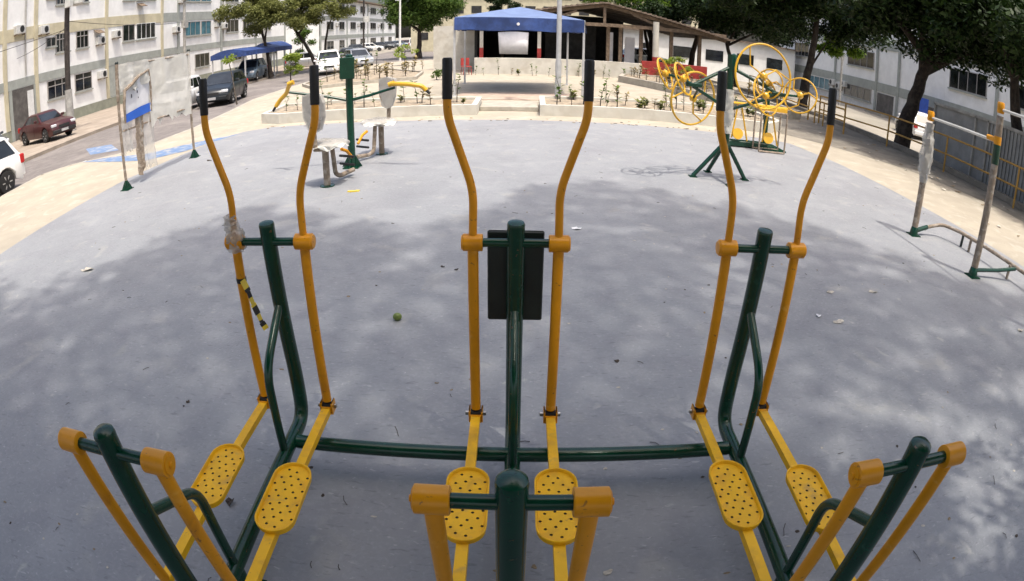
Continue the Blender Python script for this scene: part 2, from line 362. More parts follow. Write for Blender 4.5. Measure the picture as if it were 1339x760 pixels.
def canopy_hood(parent, x, y, z, s=1):
    link('drip_hood', MB().add([(x, y-.4, z+.3), (x, y+.4, z+.3), (x+s*.5, y+.4, z), (x+s*.5, y-.4, z), (x, y-.4, z+.25), (x, y+.4, z+.25), (x+s*.5, y+.4, z-.04), (x+s*.5, y-.4, z-.04)],
         [(0, 1, 2, 3), (7, 6, 5, 4), (0, 3, 7, 4), (1, 5, 6, 2), (2, 6, 7, 3)]), M['timber'], parent, smooth=0)
X = -27.0
def block(name, label, y0, y1, bandm, pils, pilm, top=12.0):
    b = thing(name, label, 'building', (X, (y0+y1)/2, 0))
    link('wall', MB().box((X-9, y0, -.15), (X, y1, top)), M['plaster'], b, smooth=0)
    for z0, z1, mm in ((2.88, 3.42, 'band_grey'), (5.62, 6.36, bandm), (8.5, 9.2, bandm)):
        link('floor_band', MB().box((X-.1, y0-.01, z0), (X+.045, y1+.01, z1)), M[mm], b, smooth=0)
    link('plinth', MB().box((X-.1, y0-.01, -.15), (X+.06, y1+.01, .66)), M['plinth'], b, smooth=0)
    for yy in pils: link('pilaster', MB().box((X-.1, yy-.16, .663), (X+.085, yy+.16, top)), M[pilm], b, smooth=0)
    link('roof', MB().box((X-9.5, y0-.3, top), (X+.6, y1+.3, top+.25)), M['tiles'], b, smooth=0)
    return b
bA = block('apartment_building', 'white apartment block with cream floor band and grey door at far left', 8, 39.3, 'band_cream', (14, 17, 21.5, 24.3, 31.75, 39.15), 'band_cream')
d = link('door', MB().box((X, 22.0, .02), (X+.07, 23.95, 2.86)), M['door'], bA, smooth=0)
link('door_frame', MB().box((X, 21.72, .02), (X+.1, 21.98, 2.87)).box((X, 23.97, .02), (X+.1, 24.12, 2.87)), M['band_grey'], d, smooth=0)
link('door_panel', MB().box((X+.072, 23.35, .05), (X+.1, 23.9, 2.6)), M['framewhite'], d, smooth=0)
for yy in (10, 17.6): window(bA, X, yy, yy+2.6, 1.6, 2.75, 4)
window(bA, X, 25.35, 27.45, 1.72, 2.78, 3, transom=True); window(bA, X, 28.15, 29.85, 1.72, 2.78, 2, transom=True)
link('window_bay', MB().box((X+.001, 31.95, .7), (X+.03, 34.2, 2.87)), M['band_grey'], bA, smooth=0)
window(bA, X, 35, 37.6, 1.72, 2.75, 3)
acunit(bA, X, 31.0, 2.42)
for z in (4.5, 7.55):
    window(bA, X, 25.35, 26.2, z+.45, z+.95, 2); window(bA, X, 26.3, 27.6, z, z+1.1, 4, transom=True); window(bA, X, 28.4, 29.6, z+.02, z+1.08, 3, transom=True)
    window(bA, X, 33.8, 35.2, z, z+1.12, 2); window(bA, X, 35.55, 38.1, z, z+1.12, 4, fr='framewhite')
    window(bA, X, 10, 12.2, z, z+1.1, 3); window(bA, X, 17.5, 20, z, z+1.1, 3)
for yy, zz in ((22.7, 6.25), (24.95, 6.0), (30.9, 4.75), (32.8, 5.05)): acunit(bA, X, yy, zz)
canopy_hood(bA, X, 30.7, 5.25); canopy_hood(bA, X, 36.0, 6.95)
link('downpipe', MB().tube([(X+.1, 23.3, 3.5), (X+.1, 23.3, 11.9)], .05, 8), M['conpole'], bA)
bB = block('apartment_building', 'white apartment block with grey floor bands behind blue awnings', 39.3, 66, 'band_grey', (43.9-2.2, 49.5, 57.5, 65.8), 'band_grey')
for z in (4.3, 7.35):
    for (a, b_, gg) in ((42.9, 45.4, 'blueglass'), (45.7, 47.4, 'blueglass'), (50.6, 53.2, 'glass'), (54.4, 56.6, 'glass'), (59, 61.5, 'glass')):
        window(bB, X, a, b_, z, z+1.15, 3 if b_-a > 2 else 2, gg)
for yy, zz in ((48.6, 5.1), (49.95, 4.9), (41.2, 4.9), (42.0, 7.4), (57, 4.9)): acunit(bB, X, yy, zz)
canopy_hood(bB, X, 48.5, 5.35)
for a, b_ in ((40.2, 43.2), (44.5, 47), (52, 55), (60, 63)): window(bB, X, a, b_, 1.4, 2.5, 3)
link('downpipe', MB().tube([(X+.12, 49.85, 3.4), (X+.12, 49.85, 11.9)], .07, 8), M['conpole'], bB)

def farblock(name, label, x, y0, y1, z0, nf, fh, s, bandm, wins, top_over=.5, groups=None):
    b = thing(name, label, 'building', (x, (y0+y1)/2, z0)); top = z0+nf*fh
    link('wall', MB().box((x-s*9, y0, z0-.1), (x, y1, top)), M['plaster'], b, smooth=0)
    for i in range(1, nf): link('floor_band', MB().box((x-s*.1, y0-.01, z0+i*fh-.3), (x+s*.06, y1+.01, z0+i*fh+.25)), M[bandm], b, smooth=0)
    link('roof', MB().box((x-s*9.4, y0-.4, top), (x+s*top_over, y1+.4, top+.22)), M['timber'], b, smooth=0)
    for i in range(nf):
        for a, c, n, gl in wins: window(b, x, a, c, z0+i*fh+1.15, z0+i*fh+2.25, n, gl, s=s)
    return b
b2 = farblock('apartment_building', 'distant white three storey block beyond the olive green tree', -26, 76, 126, -.1, 3, 2.85, 1, 'band_grey',
    [(79, 82, 2, 'glass'), (85, 87.5, 2, 'glass'), (91, 94, 3, 'glass'), (97, 100, 2, 'glass'), (104, 108, 3, 'glass'), (112, 115, 2, 'glass'), (119, 122, 2, 'glass')], .9)
for yy in (76.2, 89, 102, 114, 125.8): link('pilaster', MB().box((-26.1, yy-.2, .0), (-25.9, yy+.2, 8.4)), M['band_grey'], b2, smooth=0)
for yy, zz in ((83.6, 4.6), (95.6, 4.6), (102.6, 7.4), (110, 4.5)): acunit(b2, -26, yy, zz)
# gable ends of the same row, seen frontally far behind the canopy
bF = thing('long_building', 'far beige building with a row of openings above the blue canopy roof', 'building', (-2, 78, 0))
link('wall', MB().box((-14, 78, -.9), (24, 88, 9)), M['band_cream'], bF, smooth=0)
link('roof', MB().box((-14.5, 77.3, 9), (24.5, 88.5, 9.4)), M['tiles'], bF, smooth=0)
for i in range(16):
    for z in (5.0, 7.0, 1.5):
        w = link('window', MB().box((-13+i*2.3, 77.95, z), (-11.7+i*2.3, 78, z+1.0)), M['dark'], bF, smooth=0)
# right-hand building
XR = 27.0; ZR = -.88
bR = thing('apartment_building', 'white and grey building with brown framed windows behind the right trees', 'building', (XR, 35, ZR))
link('wall', MB().box((XR, 16, ZR), (XR+9, 58, 9)), M['plaster'], bR, smooth=0)
link('ground_floor_wall', MB().box((XR-.03, 15.99, ZR), (XR+.2, 58.01, 1.02)), M['framewhite'], bR, smooth=0)
link('floor_band', MB().box((XR-.07, 15.98, 1.023), (XR+.2, 58.02, 1.72)), M['band_grey'], bR, smooth=0)
link('floor_band', MB().box((XR-.07, 15.98, 4.35), (XR+.2, 58.02, 4.9)), M['band_grey'], bR, smooth=0)
for a, c in ((39.2, 43.3), (25.5, 29.3), (19, 22.5), (51, 54)): window(bR, XR, a, c, 2.72, 3.95, 4, 'glass', 'frame', -1)
for a, c in ((39.3, 43.6), (28.6, 31.8), (23, 26)): window(bR, XR-.03, a, c, .05, .98, 4, 'glass', 'frame', -1)
window(bR, XR-.03, 46.3, 51.5, .0, .95, 5, 'blueglass', 'framewhite', -1)
dr = link('door', MB().box((XR-.09, 36.0, ZR), (XR-.03, 38.3, .92)), M['door'], bR, smooth=0)
for yy in (38.6, 35.5, 24.4, 45.5): link('pilaster', MB().box((XR-.12, yy-.14, ZR), (XR-.072, yy+.14, 9)), M['band_grey'], bR, smooth=0)
for yy, zz in ((44.6, 3.5), (43.6, .9), (45.6, .8), (44.4, .6)): acunit(bR, XR-.03, yy, zz, -1)
link('roof', MB().box((XR-.7, 15.6, 9), (XR+9.5, 58.4, 9.3)), M['tiles'], bR, smooth=0)
link('step', MB().box((XR-1.2, 35.9, -.72), (XR-.1, 38.4, -.5)), M['kerb'], bR, smooth=0)
lowb = thing('low_wall_building', 'low white building glimpsed between trunks behind the hand wheels', 'building', (17, 52, 0))
link('wall', MB().box((9, 52, -.8), (26, 57, 3.0)), M['plaster'], lowb, smooth=0)
for i in range(5): link('window', MB().box((10.5+i*3.1, 51.94, .9), (12.2+i*3.1, 52, 1.9)), M['glass'], lowb, smooth=0)
link('roof', MB().box((8.7, 51.6, 3.0), (26.3, 57.4, 3.15)), M['tiles'], lowb, smooth=0)
sb = thing('garage_wall', 'white boundary wall with openings beyond the round green tree', 'wall', (-6, 100, 0))
link('wall', MB().box((-16, 100, -.2), (4, 100.4, 5.0)), M['plaster'], sb, smooth=0)
for i in range(5): link('opening', MB().box((-15+i*3.8, 99.95, 1.6), (-12.6+i*3.8, 100, 3.0)), M['dark'], sb, smooth=0)

# ------------------------------------------------------------------ shed
sh = thing('open_shed', 'open-sided shed with old gabled tile roof behind the canopy', 'shed', (4.3, 33, 0))
yf0, yb0 = 31.0, 43.0
def slope(x0, z0, x1, z1):
    m = MB(); n = 26
    for i in range(n):                                  # rows of tiles across, lapped
        a, b = i/n, (i+1)/n
        xa, xb = x0+(x1-x0)*a, x0+(x1-x0)*b; za, zb = z0+(z1-z0)*a, z0+(z1-z0)*b
        m.add([(xa, yf0-.6, za+.02), (xb, yf0-.6, zb+.075), (xb, yb0, zb+.075), (xa, yb0, za+.02), (xa, yf0-.6, za-.05), (xb, yf0-.6, zb-.03), (xb, yb0, zb-.03), (xa, yb0, za-.05)],
              [(0, 1, 2, 3), (7, 6, 5, 4), (0, 4, 5, 1), (2, 6, 7, 3), (1, 5, 6, 2), (3, 7, 4, 0)])
    return m
link('roof_slope', slope(4.35, 3.98, -3.2, 2.75), M['tiles'], sh, smooth=0)
link('roof_slope', slope(4.35, 3.98, 11.3, 2.62), M['tiles'], sh, smooth=0)
tr = MB(); tr.bar((-3, yf0-.3, 2.72), (11, yf0-.3, 2.72+.1), .12, .18); tr.bar((-3, yf0-.3, 2.62), (4.35, yf0-.3, 3.82), .1, .16); tr.bar((11, yf0-.3, 2.52), (4.35, yf0-.3, 3.82), .1, .16)
tr.box((4.28, yf0-.36, 2.85), (4.42, yf0-.24, 3.9))
for xx in (1.2, 7.6): tr.bar((xx, yf0-.3, 2.8), (4.35+(xx-4.35)*.45, yf0-.3, 3.45), .08, .12)
link('roof_truss', tr, M['timber'], sh, smooth=0)
for xx in (-1.9, 1.05, 4.6, 5.25, 6.35, 8.0, 9.6):
    p_ = link('post', MB().box((xx-.09, yf0-.02, .0), (xx+.09, yf0+.16, 2.7)), M['timber'] if xx > 1.5 else M['whitewall'], sh, smooth=0)
    if xx < 1.5: link('painted_base', MB().box((xx-.1, yf0-.03, .7), (xx+.1, yf0+.17, 1.35)), M['red'], p_, smooth=0)
for xx in (-1, 2.5, 5.5, 8.5): link('post', MB().tube([(xx, 37, 0), (xx, 37, 2.9)], .1, 10), M['timber'], sh)
link('shade_rear_wall', MB().box((-2.3, 42.6, 0), (7.4, 42.8, 3.6)), M['dark'], sh, smooth=0)  # near-black wall colour stands in for the shed's unlit interior
fp = link('front_post', MB().tube([(7.0, 30.4, 0), (7.0, 30.4, 3.15)], .16, 14), M['whitewall'], sh)
link('painted_base', MB().tube([(7.0, 30.4, .5), (7.0, 30.4, 1.25)], .17, 14), M['red'], fp)
w_ = single('white_wall', MB().box((-2.2, 30.15, -.02), (6.25, 30.35, .84), ch=.01), M['whitewall'], 'low whitewashed wall in front of the open shed', 'wall', smooth=0)
single('red_wall', MB().box((6.25, 30.16, -.02), (9.8, 30.34, 1.0), ch=.01), M['red'], 'low dark red wall to the right of the white wall', 'wall', smooth=0)
single('side_wall', MB().box((-4.8, 34, -.02), (-2.3, 34.2, 2.6)), M['whitewall'], 'tall pale wall panel left of the shed behind canopy legs', 'wall', smooth=0)
m = MB(); n = 8
for i in range(n+1):
    t = i/n; x = -1.05+1.55*t
    m.v += [(x-.0*t, 30.9+.05*math.sin(t*6), 2.18+.04*math.sin(t*3.1)), (x*.93+.0, 30.86+.04*math.sin(t*5+1), 1.02)]
m.f = [(2*i, 2*i+2, 2*i+3, 2*i+1) for i in range(n)]; m.mi = [0]*n
o = single('white_banner', m, M['paper'], 'plain white sheet hung between the shed posts', 'banner')
o.modifiers.new('thick', 'SOLIDIFY').thickness = .01
for xx, lab in ((-2.05, 'leftmost'), (.1, 'middle')): pass
def chair(x, y, rz, label):
    t = thing('plastic_chair', label, 'chair', (x, y, 0), rz)
    link('seat', MB().box((-.22, -.22, .40), (.22, .22, .44), ch=.02), M['red'], t, local=True)
    link('backrest', MB().box((-.22, .2, .46), (.22, .24, .86), ch=.02), M['red'], t, local=True)
    for a in (-.19, .19):
        for b in (-.19, .19): link('leg', MB().tube([(a*1.1, b*1.1, 0), (a, b, .4)], .018, 6), M['red'], t, local=True)
chair(-2.55, 29.6, .4, 'red chair beside the left end of the low white wall')
link('side_wall', MB().box((-2.4, 33, 0), (-2.25, 42.6, 2.9)), M['dark'], sh, smooth=0)  # shed's inner side wall, interior shade painted into its dark colour
link('shade_partition', MB().box((1.5, 34.5, 0), (4.4, 34.6, 2.9)), M['dark'], sh, smooth=0)  # near-black sheet added so the shed's depth looks shaded
sg = thing('hanging_cloth', 'pale cloth hanging slanted between dark shed posts at right', 'cloth', (5.0, 32, 0))
link('cloth', MB().box((4.75, 31.6, .75), (4.95, 31.63, 2.4)).box((5.6, 31.7, .75), (6.15, 31.73, 2.2)), M['paper'], sg, smooth=0)

# ------------------------------------------------------------------ blue canopy
cx0, cx1, cy0, cy1 = -2.05, 2.08, 19.3, 24.2
can = thing('canopy_tent', 'blue canopy tent with a low pyramid roof on thin white legs', 'canopy', (0, 21.7, 0))
pk = Vector((.05, 21.75, 3.12)); m = MB()
cor = [(cx0, cy0, 2.66), (cx1, cy0, 2.62), (cx1, cy1, 2.66), (cx0, cy1, 2.66)]
for i in range(4):
    a, b = Vector(cor[i]), Vector(cor[(i+1) % 4]); N = 8
    rows = []
    for j in range(6):
        t = j/5.0; rows.append([tuple(a.lerp(b, q/N).lerp(pk, t)+Vector((0, 0, -.09*math.sin(PI*t)*math.sin(PI*q/N)))) for q in range(N+1)])
    vs = [p for r_ in rows for p in r_]; m.add(vs, [(j*(N+1)+q, j*(N+1)+q+1, (j+1)*(N+1)+q+1, (j+1)*(N+1)+q) for j in range(5) for q in range(N)])
link('roof_cover', m, M['tarptop'], can)
for i in range(4):
    a, b = Vector(cor[i]), Vector(cor[(i+1) % 4]); m = MB(); N = 16; nn = Vector((b.y-a.y, a.x-b.x, 0)).normalized()
    for q in range(N+1):
        p = a.lerp(b, q/N); w0 = nn*(.035*math.sin(q*1.7+i)+.03*math.sin(q*.63+2)); m.v += [tuple(p), tuple(p+w0+Vector((0, 0, -.22))), tuple(p+w0*1.6+Vector((0, 0, -.44+.02*math.sin(q*.9))))]
    m.f = [(3*q+e, 3*q+3+e, 3*q+4+e, 3*q+1+e) for q in range(N) for e in (0, 1)]; m.mi = [0]*len(m.f)
    v_ = link('valance', m, M['tarp'], can)
    if i == 0:
        link('emblem', MB().poly([(-.07+cx0*0, 0), (0, 0)], 0, 0) if False else MB().lathe([(0, .055), (.012, .055)], (-.02, cy0-.055, 2.42), (0, -1, 0), 6), M['paper'], v_)
for (x, y) in ((cx0, cy0), (cx1, cy0), (cx1-.12, cy1), (cx0-.1, cy1)):
    lg = link('leg', MB().box((x-.035, y+.02, 0), (x+.035, y+.09, 2.62), ch=.005), M['polegrey'], can, smooth=0)
    link('foot_plate', MB().box((x-.08, y-.02, 0), (x+.08, y+.14, .015)), M['polegrey'], lg, smooth=0)
link('truss', MB().bar((cx0, cy0+.06, 2.5), (cx1, cy0+.06, 2.5), .03, .03).bar((cx0, cy1, 2.5), (cx1, cy1, 2.5), .03, .03), M['polegrey'], can, smooth=0)

# ------------------------------------------------------------------ poles
def pole(name, label, x, y, z0, z1, r, m, cat='pole', r2=None):
    t = thing(name, label, cat, (x, y, z0)); link('shaft', MB().tube([(x, y, z0), (x, y, (z0+z1)/2), (x, y, z1)], [r, (r+(r2 or r))/2, r2 or r], 14), m, t); return t
t = pole('lamp_post', 'grey lamp post standing in the planter in front of the canopy', 1.12, 16.9, .3, 7, .075, M['polegrey'], 'lamp post', .06)
link('collar', MB().tube([(1.12, 16.9, .3), (1.12, 16.9, 1.3)], .088, 14), M['polegrey'], t)
link('lamp_head', MB().box((1.0, 16.2, 6.9), (1.24, 16.95, 7.02), ch=.03), M['polegrey'], t)
t = pole('lamp_post', 'slim white lamp post by the far road left of centre', -9.5, 47.9, 0, 8, .1, M['framewhite'], 'lamp post', .06)
link('bracket', MB().bar((-9.5, 47.9, 5.2), (-9.9, 47.9, 5.2), .06, .06), M['framewhite'], t)
t = pole('utility_pole', 'dark utility pole with concrete base in front of apartment windows', -20.2, 20.5, 0, 9, .16, M['woodpole'], 'pole', .13)
link('concrete_base', MB().tube([(-20.2, 20.5, 0), (-20.2, 20.5, 2.0)], [.24, .2], 14), M['conpole'], t)
link('transformer', MB().lathe([(0, .3), (.05, .34), (.9, .34), (.95, .3)], (-19.7, 20.8, 5.95), (0, 0, 1), 18), M['acbody'], t)
link('bracket', MB().bar((-20.2, 20.5, 6.1), (-19.5, 20.9, 6.1), .06, .08).bar((-20.5, 20.2, 6.9), (-19.1, 21.2, 6.9), .08, .1), M['timber'], t)
link('meter_box', MB().box((-20.0, 20.1, 5.9), (-19.6, 20.34, 6.5)), M['acbody'], t, smooth=0)
t = pole('utility_pole', 'thin grey pole standing close to the second apartment block', -24.5, 38.8, 0, 9, .12, M['conpole'], 'pole')
link('bracket', MB().box((-24.6, 38.5, 6.9), (-24.3, 39.2, 7.1)).box((-24.55, 38.4, 4.7), (-24.25, 39.0, 5.3)), M['conpole'], t, smooth=0)
t = pole('utility_pole', 'concrete pole behind the olive tree and blue awnings', -21.0, 46.5, 0, 9, .2, M['conpole'], 'pole')
t = pole('utility_pole', 'thin grey pole on the street before the right building', 24, 39.5, -.72, 6, .09, M['conpole'], 'pole')
t = pole('utility_pole', 'distant pole with a round drum near the far white block', -22, 84, 0, 10, .12, M['woodpole'], 'pole')
link('transformer', MB().lathe([(0, .5), (.9, .5)], (-21.6, 84, 4.6), (0, 0, 1), 14), M['acbody'], t)
for i, (a, b, sag) in enumerate((((-20.2, 20.5, 5.3), (-24.5, 38.8, 5.2), .3), ((-20.2, 20.5, 5.0), (-26.9, 22.5, 4.6), .15), ((-20.2, 20.5, 4.9), (-22, 6, 4.6), .4))):
    pts = [Vector(a).lerp(Vector(b), q/14)+Vector((0, 0, -sag*4*(q/14)*(1-q/14))) for q in range(15)]
    single('overhead_wire', MB().tube(pts, .014, 5), M['trim'], ['black wire from the dark pole to the thin grey pole', 'black wire from the dark pole to the apartment door bay', 'black wire running off frame from the dark pole'][i], 'wire')

# ------------------------------------------------------------------ blue awnings
def awning(label, x0, x1, y0, y1, z, rise=.25):
    t = thing('awning', label, 'awning', ((x0+x1)/2, (y0+y1)/2, 0)); m = MB(); xm = (x0+x1)/2; n = 8
    for i in range(n+1):
        a = i/n; x = x0+(x1-x0)*a; zz = z+rise*math.sin(PI*a); m.v += [(x, y0, zz), (x, y1, zz)]
    m.f = [(2*i, 2*i+2, 2*i+3, 2*i+1) for i in range(n)]; m.mi = [0]*n
    for yy in (y0, y1):
        o_ = len(m.v)
        m.v += [(x0, yy, z-.32), (x1, yy, z-.32)]; m.f.append(tuple([o_]+[(2*i+(1 if yy == y1 else 0)) for i in range(n+1)]+[o_+1])); m.mi.append(0)
    for xx in (x0, x1): m.quad((xx, y0, z), (xx, y1, z), (xx, y1, z-.32), (xx, y0, z-.32))
    link('cover', m, M['tarp'], t, smooth=0)
    for xx in (x0+.1, x1-.1):
        for yy in (y0+.1, y1-.1): link('leg', MB().box((xx-.04, yy-.04, -.1), (xx+.04, yy+.04, z-.02)), M['polegrey'], t, smooth=0)
awning('nearest and largest of the three blue awnings by the apartment block', -19.5, -16.8, 34.2, 39.2, 2.12)
awning('middle one of the three blue awnings by the olive trees', -19.9, -17.3, 39.6, 42.4, 2.12)
awning('farthest blue awning beside the olive tree trunks', -20.6, -18.2, 42.8, 46.0, 2.1, .5)

# ------------------------------------------------------------------ cars
_wheel = {}
def wheel_meshes(r):
    if r not in _wheel:
        m = MB().lathe([(-.1, r*.62), (-.1, r*.93), (-.07, r), (.07, r), (.1, r*.93), (.1, r*.62)], (0, 0, 0), (0, 1, 0), 22)
        q = MB().lathe([(-.02, r*.2), (.085, r*.2), (.06, r*.05)], (0, 0, 0), (0, 1, 0), 12)
        q.lathe([(.05, r*.62), (.095, r*.64), (.095, r*.58), (.05, r*.56)], (0, 0, 0), (0, 1, 0), 22)
        for i in range(6):
            a = 2*PI*i/6; c, s_ = math.cos(a), math.sin(a)
            q.bar((c*r*.12, .07, s_*r*.12), (c*r*.6, .085, s_*r*.6), .05, .03)
        q.lathe([(.0, r*.6), (.01, r*.6)], (0, 0, 0), (0, 1, 0), 18, 1)
        _wheel[r] = (m, q)
    return _wheel[r]
def car(name, label, paint, x, y, z, rz, kind='hatch', L=3.9, W=1.66, Ht=1.46, group=None, cover=False):
    t = thing(name, label, 'car' if kind not in ('van',) else 'van', (x, y, z), rz, group)
    hw = W/2; wr = .30; belt = .90 if kind != 'van' else 1.05; zc = .22
    fx, rx = L*.31, -L*.30      # axles, front is +x
    if kind == 'sedan': prof = [(-.5, .58), (-.492, .78), (-.47, .86), (-.33, .90), (-.2, .92), (.16, .90), (.22, .88), (.44, .76), (.482, .66), (.5, .50)]; gh = (-.36, .20, -.20, .04)
    elif kind == 'van': prof = [(-.5, .6), (-.495, .95), (-.48, 1.02), (.2, 1.04), (.30, 1.0), (.42, .84), (.48, .7), (.5, .5)]; gh = (-.485, .33, -.46, .12)
    else: prof = [(-.5, .58), (-.495, .80), (-.475, .90), (-.2, .92), (.18, .91), (.25, .88), (.43, .76), (.48, .65), (.5, .48)]; gh = (-.47, .25, -.36, .05)
    def top(xx):
        q = xx/L
        for (a, za), (b, zb) in zip(prof, prof[1:]):
            if a <= q <= b: return za+(zb-za)*(q-a)/(b-a)
        return prof[-1][1]
    sts = sorted(set([L*a for a, _ in prof]+[fx+wr*1.18*math.cos(PI*i/8) for i in range(9)]+[rx+wr*1.18*math.cos(PI*i/8) for i in range(9)]+[-L*.47, L*.46]))
    m = MB(); n = 0
    for xx in sts:
        q = abs(xx/L); wd_ = hw*(1-.10*max(0, (q-.38)/.12)**2); zt = top(xx); zb = zc if q < .47 else zc+.12*(q-.47)/.03
        for ax in (fx, rx):
            dd = abs(xx-ax)
            if dd <= wr*1.18: zb = max(zb, .30+math.sqrt(max(0, (wr*1.18)**2-dd*dd)))
        zb = min(zb, zt-.06); sec = [(wd_*.5, max(zc, zb-.02) if zb > .4 else zb), (wd_*.93, zb), (wd_, min(zt-.03, max(zb+.02, .50))), (wd_*.985, max(zb+.03, zt-.10)), (wd_*.90, zt), (0, zt+.035)]
        m.v += [(xx, yy, zz) for yy, zz in sec]+[(xx, -yy, zz) for yy, zz in sec[:-1][::-1]]; n += 1
    K = 11
    for i in range(n-1):
        for j in range(K-1): m.f.append((i*K+j, (i+1)*K+j, (i+1)*K+j+1, i*K+j+1))
        m.f.append((i*K+K-1, (i+1)*K+K-1, (i+1)*K, i*K))
    m.f += [tuple(range(K)), tuple(range((n-1)*K, n*K))[::-1]]; m.mi = [0]*len(m.f)
    body = link('body', m, paint, t, local=True, smooth=40)
    a0, a1, c0, c1 = [L*q for q in gh]; zb = belt-.03; zt = Ht; wb, wt = hw*.90, hw*.74
    B = [Vector((a0, -wb, zb)), Vector((a1, -wb, zb)), Vector((a1, wb, zb)), Vector((a0, wb, zb))]
    Tp = [Vector((c0, -wt, zt-.05)), Vector((c1, -wt, zt-.05)), Vector((c1, wt, zt-.05)), Vector((c0, wt, zt-.05))]
    T2 = [Vector((c0+.12, -wt*.86, zt)), Vector((c1-.12, -wt*.86, zt)), Vector((c1-.12, wt*.86, zt)), Vector((c0+.12, wt*.86, zt))]
    m = MB(); m.add(B+Tp+T2, [(0, 1, 5, 4), (1, 2, 6, 5), (2, 3, 7, 6), (3, 0, 4, 7), (4, 5, 9, 8), (5, 6, 10, 9), (6, 7, 11, 10), (7, 4, 8, 11), (8, 9, 10, 11)])
    link('cabin', m, paint, t, local=True, smooth=25)
    def glass(nm, p00, p10, p11, p01, u0, u1, v0=.1, v1=.9):
        nn = (p10-p00).cross(p01-p00).normalized()*.008
        P = lambda u, v: p00.lerp(p10, u).lerp(p01.lerp(p11, u), v)+nn
        link(nm, MB().quad(P(u0, v0), P(u1, v0), P(u1, v1), P(u0, v1)), M['carglass'], t, local=True, smooth=0)
    glass('windscreen', B[1], B[2], Tp[2], Tp[1], .06, .94); glass('rear_window', B[3], B[0], Tp[0], Tp[3], .07, .93, .16)
    sp = [(.05, .30), (.33, .62), (.65, .95)] if kind != 'sedan' else [(.10, .47), (.5, .93)]
    for u0, u1 in sp: glass('side_window', B[0], B[1], Tp[1], Tp[0], u0, u1); glass('side_window', B[2], B[3], Tp[3], Tp[2], 1-u1, 1-u0)
    for s_ in (-1, 1):
        link('headlight', MB().box((L*.455, s_*hw*.55, .58), (L*.497, s_*hw*.90, .70), ch=.02), M['lampclear'], t, local=True)
        zt_ = (.62, .86) if kind != 'van' else (.7, 1.05)
        link('tail_light', MB().box((-L*.503, s_*hw*.68, zt_[0]), (-L*.46, s_*hw*.96, zt_[1]), ch=.02), M['lampred'], t, local=True)
        link('mirror', MB().box((a1-.38, s_*hw*.97, .93), (a1-.26, s_*(hw*.97+.17), 1.05), ch=.02), paint, t, local=True)
        link('door_seam', MB().box((L*.02, s_*(hw-.002), .34), (L*.025, s_*(hw+.003), .80)).box((-L*.20, s_*(hw-.002), .40), (-L*.195, s_*(hw+.003), .80)), M['trim'], t, local=True, smooth=0)
        for ax in (fx, rx):
            mm, qq = wheel_meshes(wr)
            wname = 'wheel'; 
            wo = link(wname, mm, M['tyre'], t, local=True); wo.location = (ax, s_*(hw-.11), wr); wo.rotation_euler = (0, 0, 0 if s_ > 0 else PI)
            link('rim', qq, [M['rim'], M['trim']], wo, local=True)
    link('bumper', MB().box((L*.47, -hw*.86, .28), (L*.508, hw*.86, .44), ch=.02), M['trim'] if kind == 'sedan' else paint, t, local=True)
    link('bumper', MB().box((-L*.508, -hw*.88, .30), (-L*.46, hw*.88, .50), ch=.02), M['trim'] if kind == 'sedan' else paint, t, local=True)
    link('grille', MB().box((L*.495, -hw*.4, .50), (L*.503, hw*.4, .62)), M['trim'], t, local=True, smooth=0)
    link('number_plate', MB().box((-L*.511, -.2, .52), (-L*.5085, .2, .63)).box((L*.5085, -.2, .32), (L*.511, .2, .43)), M['plate'], t, local=True, smooth=0)
    return t
white, black, redbrown = carpaint('white_paint_car', (.75, .75, .74), 0), carpaint('black_paint_car', (.012, .016, .02)), carpaint('brown_red_paint', (.055, .011, .011), .1)
silver, greyc, blueg = carpaint('silver_paint_car', (.42, .43, .44), .6), carpaint('dark_grey_paint', (.08, .09, .10)), carpaint('blue_grey_paint', (.10, .14, .18))
car('parked_car', 'white hatchback cut by the left edge of the picture', white, -13.35, 8.6, -.11, R(-97), L=3.7)
car('parked_car', 'old brown-red sedan parked before the grey apartment door', redbrown, -20.5, 18.9, .01, R(-14), 'sedan', 3.9, 1.55, 1.32)
car('parked_car', 'dark grey car half hidden behind the old red sedan', greyc, -22.9, 16.4, .01, R(-14), L=3.7)
car('parked_car', 'black hatchback parked by the sidewalk behind the notice board', black, -13.0, 23.9, -.11, R(-78), L=3.7, Ht=1.38)
car('parked_car', 'white car mostly hidden behind the notice board and the black hatchback', white, -14.7, 22.6, -.11, R(-78), L=3.8)
car('parked_car', 'blue-grey rounded car under the nearest blue awning', blueg, -18.0, 37.4, .01, R(-80))
car('parked_car', 'grey car seen through the olive tree trunks', silver, -18.4, 50.5, -.11, R(15), 'sedan', 4.2)
car('parked_car', 'dark car right of the olive tree trunks on the far road', greyc, -16.0, 56, -.11, R(15), 'sedan', 4.2)
car('parked_van', 'white van parked behind the green machine post on the left', white, -12.5, 38.2, -.11, R(-70), 'van', 4.2, 1.7, 1.6)
car('parked_car', 'silver sedan parked just right of the white van', silver, -12.1, 44.3, -.11, R(-60), 'hatch', 4.0)
for i, (px, c_) in enumerate(((0, greyc), (1, white), (2, black), (3, greyc), (4, blueg), (5, redbrown))):
    car('parked_car', ['leftmost dark car of the distant row by the white block', 'white car second in the distant row by the white block', 'black car third in the distant row by the white block', 'dark grey car fourth in the distant row', 'blue-grey car fifth in the distant row', 'red car at the right end of the distant row'][i],
        c_, -23.2+i*.25, 86+i*6.6, -.1, R(10), L=4, group='cars in the distant row')
car('parked_van', 'white van behind the round green tree in the far distance', white, -14.5, 92, -.1, R(5), 'van', 4.6, 1.8, 1.9)
car('parked_car', 'white car far behind the round green tree', white, -9, 93, -.1, R(2), 'hatch', 4.3)
car('parked_car', 'white hatchback on the lower street beyond the ochre railing', white, 21.8, 26.6, -.72, R(72), L=3.8)
